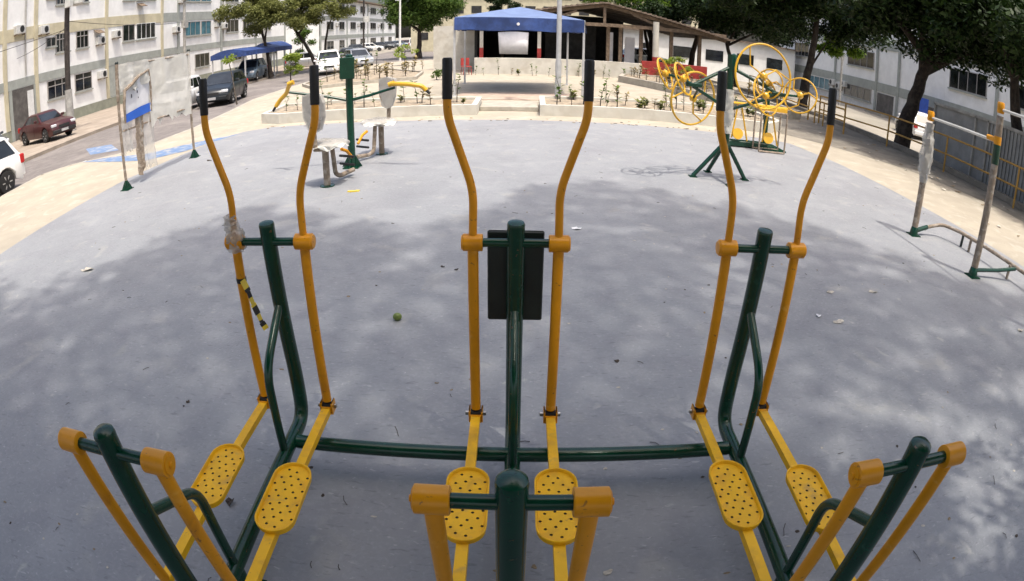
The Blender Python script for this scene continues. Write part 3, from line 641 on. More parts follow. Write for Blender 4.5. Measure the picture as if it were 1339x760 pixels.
car('parked_car', 'silver car glimpsed behind the shed posts', silver, 9.8, 46.3, 0, R(6), L=4)
single('blue_gate', MB().box((25.2, 29.6, -.72), (25.3, 31.8, 1.5)).box((25.15, 30.65, -.7), (25.2, 30.75, 1.5)), M['blueobj'], 'bright blue panel behind the white car on the lower street', 'panel', smooth=0)

# ------------------------------------------------------------------ planters and seedlings
def rim(name, label, pts, h, w, m, cat='planter'):
    """low kerb wall following a closed polygon, soil inside"""
    n = len(pts); P = [Vector((x, y)) for x, y in pts]
    cen = sum(P, Vector((0, 0)))/n; ins = []
    for i in range(n):
        a = (P[i]-P[i-1]).normalized(); b = (P[(i+1) % n]-P[i]).normalized()
        na, nb = Vector((-a.y, a.x)), Vector((-b.y, b.x)); q = (na+nb).normalized()
        ins.append(P[i]+q*(w/max(.35, q.dot(na))))
    v = []
    for lst, zz in ((P, 0), (P, h-.02), (P, h), (ins, h), (ins, h-.12)):
        for i, p in enumerate(lst): v.append((p.x, p.y, zz))
    t = thing(name, label, cat, (cen.x, cen.y, 0)); mb = MB()
    mb.add(v, [(k_*n+i, k_*n+(i+1) % n, (k_+1)*n+(i+1) % n, (k_+1)*n+i) for k_ in range(4) for i in range(n)])
    link('rim_wall', mb, m, t, smooth=0)
    link('soil', MB().add([(p.x, p.y, h-.07) for p in ins], [tuple(range(n))]), M['soil'], t, smooth=0)
    return t
rim('planter', 'long low planter in front of the seated press station', [(-6.9, 14.9), (-6.2, 14.5), (-4, 14.45), (-1.0, 14.75), (-1.0, 16.6), (-4.5, 16.9), (-7.0, 16.9)], .27, .14, M['whitewall'])
rim('planter', 'long low planter with seedlings in front of the canopy', [(.55, 14.75), (3, 14.8), (5, 14.6), (6.5, 14.3), (7.3, 15.2), (7.2, 17.6), (4.5, 17.3), (.6, 17.0)], .28, .14, M['whitewall'])
single('step', MB().box((-.98, 15.55, 0), (.53, 16.9, .12), ch=.01), M['kerb'], 'low concrete step in the gap between the two planters', 'step', smooth=0)
rim('flower_bed', 'white-rimmed flower bed in front of the red wall', [(4.6, 27.5), (6.6, 22.2), (8.9, 18.2), (9.8, 18.8), (9.2, 24), (9.3, 29.8), (5.2, 29.8)], .30, .22, M['kerb'], 'flower bed')
rim('flower_bed', 'flower bed with dry shrubs left of the canopy', [(-8.8, 24.5), (-4.6, 27.0), (-4.9, 31), (-8.2, 36), (-10.4, 36), (-10.2, 27)], .14, .12, M['kerb'], 'flower bed')
single('paving_patch', MB().box((-1.9, 18.2, 0), (1.9, 20.4, .02)), mat('pinkish_paving', (.46, .36, .29), .9, var=.1, scale=3), 'pinkish paved patch on the ground before the canopy', 'paving', smooth=0)

def leafv(c, dirv, up, L, Wd):
    side = dirv.cross(up).normalized()*Wd/2; return [c, c+dirv*L*.5+side+up*.02*L, c+dirv*L, c+dirv*L*.5-side+up*.02*L]
def seedling_proto(hh, nl, seed, lm):
    rr_ = random.Random(seed); st = MB(); lf = MB()
    for b in range(rr_.choice((1, 2, 2))):
        dx, dy = rr_.uniform(-.25, .25)*hh, rr_.uniform(-.2, .2)*hh
        pts = [Vector((dx*t*t, dy*t*t, hh*t)) for t in (0, .3, .6, 1)]; st.tube(pts, [.014, .011, .008, .004], 6)
        for i in range(nl):
            t = rr_.uniform(.25, 1); p = Vector((dx*t*t, dy*t*t, hh*t)); a = rr_.uniform(0, 2*PI); dv = Vector((math.cos(a), math.sin(a), rr_.uniform(-.1, .7))).normalized()
            lf.add(leafv(p, dv, Vector((0, 0, 1)), rr_.uniform(.10, .20), rr_.uniform(.06, .10)), [(0, 1, 2, 3)])
    t = thing('seedling', 'x', 'plant', (0, 0, 0)); link('stem', st, M['twig'], t, local=True); link('foliage', lf, lm, t, local=True, smooth=0); return t
protos = [seedling_proto(h_, n_, s_, M[l_]) for h_, n_, s_, l_ in ((.5, 11, 1, 'leaf_mid'), (.62, 13, 2, 'leaf_mid'), (.42, 26, 3, 'leaf_dry'), (.7, 15, 4, 'leaf_mid'), (.22, 26, 5, 'leaf_olive'))]
used = [False]*5
def seedling(x, y, z, label, group, kd=None, sc=1):
    kd = random.randrange(5) if kd is None else kd
    if not used[kd]: o = protos[kd]; used[kd] = True
    else: o = copy_tree(protos[kd])
    o.location = (x, y, z); o.rotation_euler = (0, 0, random.uniform(0, 6)); o.scale = (sc,)*3; tag(o, label, 'plant', group)
for i in range(34):
    x = .95+6.0*(i+random.uniform(0, .8))/34; seedling(x, 15.05+random.uniform(0, 1.9), .2, 'small leafy seedling growing in the planter before the canopy', 'seedlings in the right planter', sc=random.uniform(.75, 1.25))
for i in range(20):
    x = -6.5+5.2*(i+random.uniform(0, .8))/20; seedling(x, 15.2+random.uniform(0, 1.3), .2, 'small leafy seedling in the planter behind the press station', 'seedlings in the left planter', sc=random.uniform(.6, 1.1))
seedling(-1.62, 15.9, .2, 'taller forked seedling at the right end of the left planter', None, 3, 1.1)
for i in range(16):
    seedling(-2+8*i/16+random.uniform(-.2, .2), 29.4+random.uniform(-.5, .4), 0, 'small plant at the foot of the white shed wall', 'plants along the shed wall', sc=random.uniform(.7, 1.2))
for i in range(44):
    a = random.random(); seedling(5.6+3*random.random()+2.2*(1-a)-1, 20.5+8.5*a, .22, 'dry shrub in the white-rimmed flower bed', 'shrubs in the rimmed bed', 2, random.uniform(.9, 1.6))
for i in range(40):
    seedling(random.uniform(-9.6, -5.4), random.uniform(26.6, 34), .07, 'dry shrub in the bed left of the canopy', 'dry shrubs in the left bed', random.choice((2, 2, 3)), random.uniform(1., 1.9))

# ------------------------------------------------------------------ trees
def leaves_mesh(centers, radii, counts, size, flat=.75, seed=0, keep=None, droop=.25):
    r = np.random.default_rng(seed); P = []
    for c, rad, n_ in zip(centers, radii, counts):
        d_ = r.normal(size=(n_, 3)); d_ /= np.linalg.norm(d_, axis=1)[:, None]; q = r.random(n_)**.45
        P.append(np.array(c)+d_*q[:, None]*np.array(rad if hasattr(rad, '__len__') else (rad, rad, rad*flat)))
    P = np.concatenate(P)
    if keep is not None: P = P[keep(P)]
    n_ = len(P); t = r.normal(size=(n_, 3)); t[:, 2] = t[:, 2]*.5-droop; t /= np.linalg.norm(t, axis=1)[:, None]
    u = r.normal(size=(n_, 3)); u[:, 2] = np.abs(u[:, 2])+.6; s_ = np.cross(t, u); s_ /= np.linalg.norm(s_, axis=1)[:, None]
    L = size*r.uniform(.7, 1.35, n_)[:, None]; Wd = L*.42
    V = np.stack([P, P+t*L*.5+s_*Wd*.5, P+t*L, P+t*L*.5-s_*Wd*.5], 1).reshape(-1, 3)
    me = bpy.data.meshes.new('crown'); me.vertices.add(4*n_); me.vertices.foreach_set('co', V.astype(np.float32).ravel())
    me.loops.add(4*n_); me.loops.foreach_set('vertex_index', np.arange(4*n_, dtype=np.int32)); me.polygons.add(n_); me.polygons.foreach_set('loop_start', np.arange(0, 4*n_, 4, dtype=np.int32))
    me.update(calc_edges=True); me.validate(); return me
def tree(name, label, base, trunk, tr, clumps, nleaf, lsize, lm, bark='bark', limbs=True, group=None, seed=0, keep=None, sub=9, cat='tree', shell=.9):
    """trunk: list of points from the base; clumps: (centre, (rx,ry,rz)) ellipsoids that are filled with leafy sub-clumps"""
    t = thing(name, label, cat, base, group=group); rnd = random.Random(seed); B = Vector(base)
    mb = MB(); pts = [Vector(p) for p in trunk]; n_ = len(pts)
    fine = []
    for i in range(n_-1):
        for q in range(4): fine.append(pts[i].lerp(pts[i+1], q/4)+Vector((rnd.uniform(-1, 1), rnd.uniform(-1, 1), 0))*tr*.12)
    fine.append(pts[-1]); k_ = len(fine)
    mb.tube(fine, [tr*(1.35-.5*min(1, i/2)) if i < 2 else tr*(.95-.45*i/k_) for i in range(k_)], 12)
    to = link('trunk', mb, M[bark], t)
    cs, rs, ns = [], [], []; vol = sum(c[1][0]*c[1][1]*c[1][2] for c in clumps); lb = MB()
    for c, rad in clumps:
        c = Vector(c)
        if limbs:
            st = pts[-1] if rnd.random() < .5 else pts[-1].lerp(pts[-2], .35)
            mid = st.lerp(c, .5)+Vector((rnd.uniform(-.3, .3), rnd.uniform(-.3, .3), .25))*max(rad)*.3
            lb.tube([st, st.lerp(mid, .5), mid, mid.lerp(c, .6), c], [tr*.5, tr*.42, tr*.32, tr*.2, tr*.08], 7)
        m_ = max(3, int(sub*(rad[0]*rad[1]*rad[2]/vol)**.66*len(clumps)**.66))
        for j in range(m_):
            d_ = Vector((rnd.gauss(0, 1), rnd.gauss(0, 1), rnd.gauss(0, 1))).normalized(); q = rnd.random()**.35*shell
            p = Vector((c.x+d_.x*rad[0]*q, c.y+d_.y*rad[1]*q, c.z+d_.z*rad[2]*q)); s_ = (rad[0]*rad[1]*rad[2])**(1/3)*rnd.uniform(.22, .42)
            cs.append(p-B); rs.append((s_*1.15, s_*1.15, s_*.7)); ns.append(s_**2)
            if limbs and rnd.random() < .5: lb.tube([c, c.lerp(p, .6)+Vector((0, 0, .1)), p], [tr*.12, tr*.08, tr*.03], 5)
    if lb.v: link('limbs', lb, M[bark], t)
    tot = sum(ns); ns = [max(5, int(nleaf*q/tot)) for q in ns]
    me = leaves_mesh(cs, rs, ns, lsize, seed=seed, keep=(lambda P: keep(P+np.array(B))) if keep else None); me.materials.append(M[lm])
    o = bpy.data.objects.new('crown', me); COL.objects.link(o); o.parent = t
    return t
# left olive tree pair
tree('tree', 'olive-green tree with slanting thin trunks left of the green post', (-14.2, 41.2, 0), [(-14.2, 41.2, 0), (-15.2, 41.4, 1.9), (-16.3, 41.6, 3.4)], .17,
     [((-16.2, 41.5, 4.6), (2.7, 2.4, 1.3)), ((-14.0, 41, 4.6), (2.2, 2.2, 1.2)), ((-15, 42, 6.4), (3, 3, 1.6))], 20000, .22, 'leaf_olive', 'bark', seed=1, sub=12)
tree('tree', 'second olive-green tree with forked trunk nearer the apartments', (-16.9, 38.5, 0), [(-16.9, 38.5, 0), (-17.2, 38.6, 1.8), (-17.6, 38.8, 3.0)], .17,
     [((-18.3, 38.8, 4.5), (2.6, 2.4, 1.1)), ((-16.7, 38.5, 4.6), (2, 2, 1.2)), ((-18.8, 39, 5.9), (3, 2.6, 1.5))], 20000, .22, 'leaf_olive', 'bark', seed=2, sub=12)
tree('tree', 'upright forked tree trunk right beside the slanting olive tree', (-14.0, 41.9, 0), [(-14.0, 41.9, 0), (-13.9, 42.0, 2.2), (-13.7, 42.0, 3.4)], .12,
     [((-13.2, 42, 4.9), (1.8, 1.8, 1.1))], 4500, .20, 'leaf_olive', 'bark', seed=3)
tree('tree', 'round dense green tree left of the blue canopy', (-9.1, 54.8, 0), [(-9.1, 54.8, -.1), (-9.05, 54.8, 1.6), (-9.0, 54.8, 3.0)], .28,
     [((-9.1, 54.8, 4.8), (4.1, 3.6, 2.1)), ((-9.3, 54.8, 6.8), (3.2, 3.2, 1.8)), ((-6.6, 54.5, 4.4), (1.7, 1.7, 1.0)), ((-11.6, 54.5, 4.6), (1.5, 1.7, 1.3))], 34000, .26, 'leaf_mid', seed=4, sub=30)
tree('shrub', 'bright lime shrub at the road edge by the yellow handles', (-13.0, 32.5, 0), [(-13, 32.5, -.1), (-13, 32.5, .5), (-12.95, 32.5, 1.0)], .04,
     [((-13, 32.5, 1.2), (.75, .7, .45)), ((-12.8, 32.4, .6), (.6, .6, .4))], 1500, .15, 'leaf_lime', seed=5, cat='shrub')
tree('sapling', 'staked sapling beside the black hatchback', (-10.8, 21.0, 0), [(-10.8, 21, 0), (-10.95, 21, 1.1), (-11.1, 21, 1.75)], .03,
     [((-11.2, 21, 1.9), (.35, .35, .25))], 260, .13, 'leaf_lime', 'litter' if False else 'barkgrey', seed=6, cat='sapling')
tree('shrub', 'pale yellowish shrub behind the right yellow press handle', (-7.7, 40.5, 0), [(-7.7, 40.5, 0), (-7.7, 40.5, .6), (-7.7, 40.5, 1.0)], .03,
     [((-7.7, 40.5, 1.1), (1.0, .8, .5))], 700, .15, 'leaf_lime', seed=7, cat='shrub')
tree('shrub', 'dark narrow tree between the two olive trees', (-19.5, 52, 0), [(-19.5, 52, 0), (-19.5, 52, 1), (-19.5, 52, 2)], .08,
     [((-19.5, 52, 2.6), (1.3, 1.2, 1.4))], 2500, .2, 'leaf_mid', seed=8, cat='tree')
tree('shrub', 'small green shrub on the pavement left of the canopy legs', (-3.6, 26.5, 0), [(-3.6, 26.5, 0), (-3.6, 26.5, .2), (-3.6, 26.5, .35)], .02,
     [((-3.6, 26.5, .3), (.5, .4, .25))], 500, .1, 'leaf_mid', seed=9, cat='shrub')
tree('shrub', 'bright green shrub standing in front of the low red wall', (8.0, 29.6, .0), [(8, 29.6, 0), (8, 29.6, .6), (8, 29.6, 1.0)], .03,
     [((7.9, 29.6, 1.15), (.6, .4, .3)), ((8.4, 29.3, .75), (.4, .3, .3))], 900, .13, 'leaf_lime', seed=10, cat='shrub')
# bright tree above the shed
tree('tree', 'bright green broad tree rising behind the shed roof', (9.5, 43, 0), [(9.5, 43, -.1), (9.6, 43, 2.2), (9.2, 43, 3.8)], .3,
     [((6.3, 43.5, 5.6), (3.4, 2.6, 1.5)), ((10.2, 42.5, 5.3), (3.8, 3, 1.7)), ((13.5, 42, 5.6), (3, 3, 1.9)), ((8.5, 43.5, 7.3), (4.5, 3, 1.7))], 26000, .24, 'leaf_bright', seed=11, sub=24)
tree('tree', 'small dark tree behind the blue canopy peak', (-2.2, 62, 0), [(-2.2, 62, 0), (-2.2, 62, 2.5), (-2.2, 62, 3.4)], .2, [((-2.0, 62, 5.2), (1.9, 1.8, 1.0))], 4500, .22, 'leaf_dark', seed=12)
# dark street trees on the right
RT = [
 ('dark leaning tree rooted behind the ochre railing near the white car', (12.15, 15.5, -.72), [(12.15, 15.5, -.72), (12.2, 15.5, .6), (12.5, 15.45, 1.7), (12.9, 15.3, 3.1)], .36,
  [((13.2, 15.6, 4.6), (4.0, 3.2, 1.45)), ((11.0, 16.2, 4.6), (2.4, 2.4, 1.1)), ((15.2, 13.6, 4.2), (2.4, 2.4, 1.3)), ((14.6, 14.6, 3.7), (1.2, 1.4, .7)), ((13, 15, 6.2), (3.4, 3.4, 1.4))], 42000),
 ('tall dark tree behind the large yellow hand wheel', (12.8, 24.5, -.72), [(12.8, 24.5, -.72), (12.9, 24.5, 1.2), (13.1, 24.4, 2.6), (13.3, 24.3, 4.4)], .24,
  [((12.6, 24.5, 5.0), (3.8, 3.2, 1.7)), ((9.6, 24.0, 4.7), (2.2, 2.4, 1.2)), ((15.3, 24.5, 4.7), (2.0, 2.6, 1.4)), ((12.8, 24, 6.8), (3.6, 3.4, 1.5))], 40000),
 ('dark tree at the right edge with two crossing trunks', (13.3, 10.6, -.72), [(13.3, 10.6, -.72), (13.2, 10.7, 1.2), (12.9, 10.9, 2.4), (12.9, 11, 3.4)], .26,
  [((13.4, 10.0, 4.5), (3.2, 3.0, 1.25)), ((11.6, 11.2, 4.7), (1.9, 2.2, 1.1)), ((13.5, 8.0, 4.3), (2.4, 2.6, 1.3)), ((13.6, 11.8, 5.6), (3, 3, 1.3))], 40000),
 ('dark spreading tree behind the shed end and left wheels', (10.2, 35, -.0), [(10.2, 35, 0), (10.4, 35, 1.6), (10.8, 34.8, 3.4)], .22,
  [((10.6, 34.6, 4.6), (3.4, 3.0, 1.5)), ((14.0, 34, 4.5), (3.2, 3, 1.7)), ((12.5, 34, 6.4), (4, 3.2, 1.5))], 36000),
 ('dark bent tree between the shed posts and the railing', (14.6, 38, -.72), [(14.6, 38, -.72), (14.1, 38, 1.2), (13.5, 38, 3)], .2,
  [((14.5, 38, 4.7), (4, 3.2, 1.7)), ((18, 38.5, 4.6), (2.8, 2.6, 1.7)), ((16, 38.5, 6.6), (4.5, 3.2, 1.6))], 34000),
 ('slim dark tree just left of the shed end post', (9.0, 39.5, 0), [(9.0, 39.5, 0), (8.6, 39.5, 1.5), (8.2, 39.4, 3.2)], .16, [((8.8, 39.8, 4.2), (2.4, 2, .9))], 6000)]
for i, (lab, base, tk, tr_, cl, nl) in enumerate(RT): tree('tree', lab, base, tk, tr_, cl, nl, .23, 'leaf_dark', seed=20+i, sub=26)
tree('tree', 'light green low tree tuft left of the right building facade', (13.4, 26.2, -.72), [(13.4, 26.2, -.72), (13.6, 26.2, 1.2), (14.6, 26.2, 2.8)], .09, [((15.6, 26.2, 3.5), (1.3, 1.2, 1.0))], 4500, .2, 'leaf_bright', seed=31)
tree('tree', 'dark trunk at the extreme right edge of the picture', (13.6, 8.3, -.72), [(13.6, 8.3, -.72), (13.5, 8.4, 1.0), (13.9, 8.2, 3.0)], .24, [((14, 7.4, 4.6), (2.6, 2.6, 1.2))], 9000, .23, 'leaf_dark', seed=32)

# big shade tree behind the photographer: its crown casts the dappled shade on the court
SX, SY = -SUNV.x/SUNV.z, -SUNV.y/SUNV.z
edge = np.array([(-20, 3.2), (-9, 3.6), (-6.6, 4.3), (-5.5, 3.9), (-4.8, 4.6), (-4.2, 5.6), (-3.5, 6.9), (-2.3, 6.4), (-1.2, 5.9), (-.6, 6.2), (.2, 7.7), (1.3, 8.1), (2.5, 7.3), (3.6, 6.6), (4.4, 5.7), (5.2, 4.8), (6.5, 4.2), (20, 3.4)])
holes = [(2.36, 2.75, .32, .2), (2.95, 2.35, .42, .26), (2.85, 1.65, .42, .3), (2.45, 1.25, .36, .22), (1.95, 2.25, .28, .16), (3.4, 1.9, .3, .3), (3.95, 5.1, .5, .13), (3.4, 5.85, .4, .1), (1.1, 7.45, .5, .12), (-5.25, 4.3, .55, .12), (-.97, 5.2, .16, .3), (3.3, 1.1, .2, .3), (2.0, 1.35, .15, .15), (-2.25, 1.0, .14, .1), (.85, 6.1, .3, .08), (4.3, 2.6, .5, .2), (3.7, 3.6, .3, .12), (-4.6, 5.1, .3, .15), (5.6, 3.7, .6, .2), (5.2, 2.2, .5, .3), (3.9, 1.6, .4, .2), (-6.3, 2.9, .4, .2)]
def keep_shade(P):
    gx = P[:, 0]+SX*P[:, 2]; gy = P[:, 1]+SY*P[:, 2]; e = np.interp(gx, edge[:, 0], edge[:, 1]); ok = gy < e+.25*np.sin(gx*9.1)*np.sin(gx*4.3+P[:, 2])
    for hx, hy, a, b in holes: ok &= (((gx-hx)/a)**2+((gy-hy)/b)**2 > 1) | (rng.random(len(P)) < .12)
    return ok
stt = thing('shade_tree', 'broad mango tree behind the camera whose crown shades the court', 'tree', (.9, -5.2, 0))
link('trunk', MB().tube([(.9, -5.2, 0), (.85, -5.15, 1.5), (.7, -5.1, 3.4), (.4, -4.9, 6.4), (.6, -4.8, 9)], [.46, .38, .34, .27, .2], 16), M['bark'], stt)
rnd = random.Random(5); lb = MB()
for a_ in range(9):
    an = R(-20+a_*27); e_ = Vector((.4+math.cos(an)*6.5, -4.2+math.sin(an)*5.0, 13.4))
    m1 = Vector((.4, -4.9, 6.4)).lerp(e_, .35)+Vector((0, 0, .6)); m2 = Vector((.4, -4.9, 6.4)).lerp(e_, .7)+Vector((rnd.uniform(-.4, .4), rnd.uniform(-.4, .4), .5))
    lb.tube([(.4, -4.9, 6.3), m1, m2, e_], [.17, .12, .08, .03], 8)
link('limbs', lb, M['bark'], stt)
NL = 250000
P_ = np.stack([rng.uniform(-11, 18, NL), rng.uniform(-14, 5.2, NL), rng.normal(14.0, .7, NL)], 1)
low_ = rng.random(NL) < .27
P_[low_, 2] = rng.normal(5.2, .5, low_.sum()); P_[low_, 0] = (P_[low_, 0]-3.5)*.42+.8; P_[low_, 1] = P_[low_, 1]*.42-1.6
P_[:, 2] += .5*np.sin(P_[:, 0]*.9)*np.cos(P_[:, 1]*.8)
gx_ = P_[:, 0]+SX*P_[:, 2]; gy_ = P_[:, 1]+SY*P_[:, 2]
e_ = np.interp(gx_, edge[:, 0], edge[:, 1])+.16*np.sin(gx_*7.1)+.12*np.sin(gx_*13.7+1)
dd = e_-gy_; pr = np.clip((dd+.15)/.42, 0, 1)**.7
hm = np.ones(NL)
for hx, hy, a_, b_ in holes: hm *= np.clip(((((gx_-hx)/a_)**2+((gy_-hy)/b_)**2)-.4)/1.6, .12, 1)
rag = .5+.5*np.sin(gx_*3.1+1.3*np.sin(gy_*2.3))*np.sin(gy_*3.7+1.1*np.sin(gx_*1.9))
zone = np.clip((gx_-1.2)/2, 0, 1)*np.clip((3.5-gy_)/1.5, 0, 1)
pr = pr*hm*(1-.55*zone*(rag > .80))
ok = (rng.random(NL) < pr) & (low_ | ((((P_[:, 0]-3.5)/14)**2+((P_[:, 1]+4.2)/10.5)**2) < 1))
P_ = P_[ok]
me = leaves_mesh([(0, 0, 0)], [0.001], [0], .3) if False else None
r_ = np.random.default_rng(3); n_ = len(P_); t_ = r_.normal(size=(n_, 3)); t_[:, 2] = t_[:, 2]*.35-.2; t_ /= np.linalg.norm(t_, axis=1)[:, None]
u_ = r_.normal(size=(n_, 3))*.5; u_[:, 2] += 1; s_ = np.cross(t_, u_); s_ /= np.linalg.norm(s_, axis=1)[:, None]; L_ = r_.uniform(.14, .27, n_)[:, None]
V_ = np.stack([P_, P_+t_*L_*.5+s_*L_*.2, P_+t_*L_, P_+t_*L_*.5-s_*L_*.2], 1).reshape(-1, 3)-np.array([.9, -5.2, 0])
me = bpy.data.meshes.new('crown'); me.vertices.add(4*n_); me.vertices.foreach_set('co', V_.astype(np.float32).ravel())
me.loops.add(4*n_); me.loops.foreach_set('vertex_index', np.arange(4*n_, dtype=np.int32)); me.polygons.add(n_); me.polygons.foreach_set('loop_start', np.arange(0, 4*n_, 4, dtype=np.int32))
me.update(calc_edges=True); me.materials.append(M['leaf_shade'])
co_ = bpy.data.objects.new('crown', me); COL.objects.link(co_); co_.parent = stt

# ------------------------------------------------------------------ ochre railing, container
fn = thing('railing', 'ochre tube railing along the right edge of the plaza', 'railing', (11.5, 12, 0))
FP = [(11.35, 4.2), (11.3, 6.1), (11.25, 9.05), (11.3, 12.15), (11.2, 15.1), (10.55, 16.9), (10.4, 18.5)]
for x, y in FP: link('post', MB().tube([(x, y, -.02), (x, y, .98)], .03, 8), M['fence'], fn)
for z in (.98, .5): link('rail', MB().tube([(x, y, z) for x, y in FP], .026, 8), M['fence'], fn)
fn2 = thing('railing', 'farther ochre railing running towards the large wheels', 'railing', (11.2, 22, 0))
FP2 = [(10.2, 19.0), (10.3, 21.2), (10.6, 24.0), (11.2, 27.5)]
for x, y in FP2: link('post', MB().tube([(x, y, -.02), (x, y, .95)], .03, 8), M['fence'], fn2)
for z in (.95, .48): link('rail', MB().tube([(x, y, z) for x, y in FP2], .026, 8), M['fence'], fn2)
fn3 = thing('handrail', 'short ochre handrail loop in front of the long railing', 'handrail', (10, 16.4, 0))
link('rail', MB().tube(fillet([(10.1, 18.3, 0), (10.1, 18.3, .8), (10.2, 16.35, .8), (10.2, 16.35, 0)], .1), .028, 8), M['fence'], fn3)
link('rail', MB().tube([(10.1, 18.3, .42), (10.2, 16.35, .42)], .024, 8), M['fence'], fn3)
for yy in (17.7,): link('post', MB().tube([(10.13, yy, 0), (10.13, yy, .8)], .026, 8), M['fence'], fn3)
single('edge_kerb', MB().box((11.55, -6, .0), (11.8, 30, .14), ch=.01), M['shaded'], 'low concrete kerb beneath the long ochre railing', 'kerb', smooth=0)
ct = thing('container', 'grey corrugated container trailer parked behind the railing', 'container', (13.4, 10.4, -.72))
m = MB(); x0 = 12.4; yy = 14.2
m.box((x0+.04, 6.4, -.1), (14.6, 14.15, 1.72))
link('body', m, M['contgrey'], ct, smooth=0)
m = MB(); y = 6.5
while y < 14.0:
    if 8.2 < y < 11.45: m.box((x0-.0, y, -.06), (x0+.038, y+.07, 1.68))
    y += .15
link('corrugation', m, M['contgrey'], ct, smooth=0)
m = MB()
for yy in (6.42, 9.0, 9.52, 11.45, 12.05, 14.1): m.box((x0-.03, yy, -.1), (x0+.036, yy+.07, 1.74))
m.box((x0-.03, 6.42, 1.7), (x0+.039, 14.17, 1.78)); m.box((x0-.03, 6.42, -.16), (x0+.039, 14.17, -.07))
link('frame', m, M['conpole'], ct, smooth=0)
link('end_door', MB().box((12.6, 14.152, .0), (14.4, 14.2, 1.6)), M['contgrey'], ct, smooth=0)
link('chassis', MB().box((12.5, 6.6, -.42), (14.5, 14.0, -.17)), M['contdark'], ct, smooth=0)
for yy in (7.6, 8.5, 13.0):
    w_ = link('wheel', MB().lathe([(-.1, .2), (-.1, .28), (.1, .28), (.1, .2)], (12.62, yy, -.44), (1, 0, 0), 18), M['tyre'], ct)
    link('rim', MB().lathe([(-.02, .16), (.02, .1)], (12.53, yy, -.44), (-1, 0, 0), 14), M['rim'], w_)

# ------------------------------------------------------------------ the triple elliptical trainer
D = 1.116; YF, HF, YN, HN = 2.362, 1.191, .960, 1.093; ZB = .19; w = .18
el = thing('elliptical_trainer', 'green and yellow triple elliptical trainer joined by one crossbar in the foreground', 'exercise machine', (0, 1.7, 0))
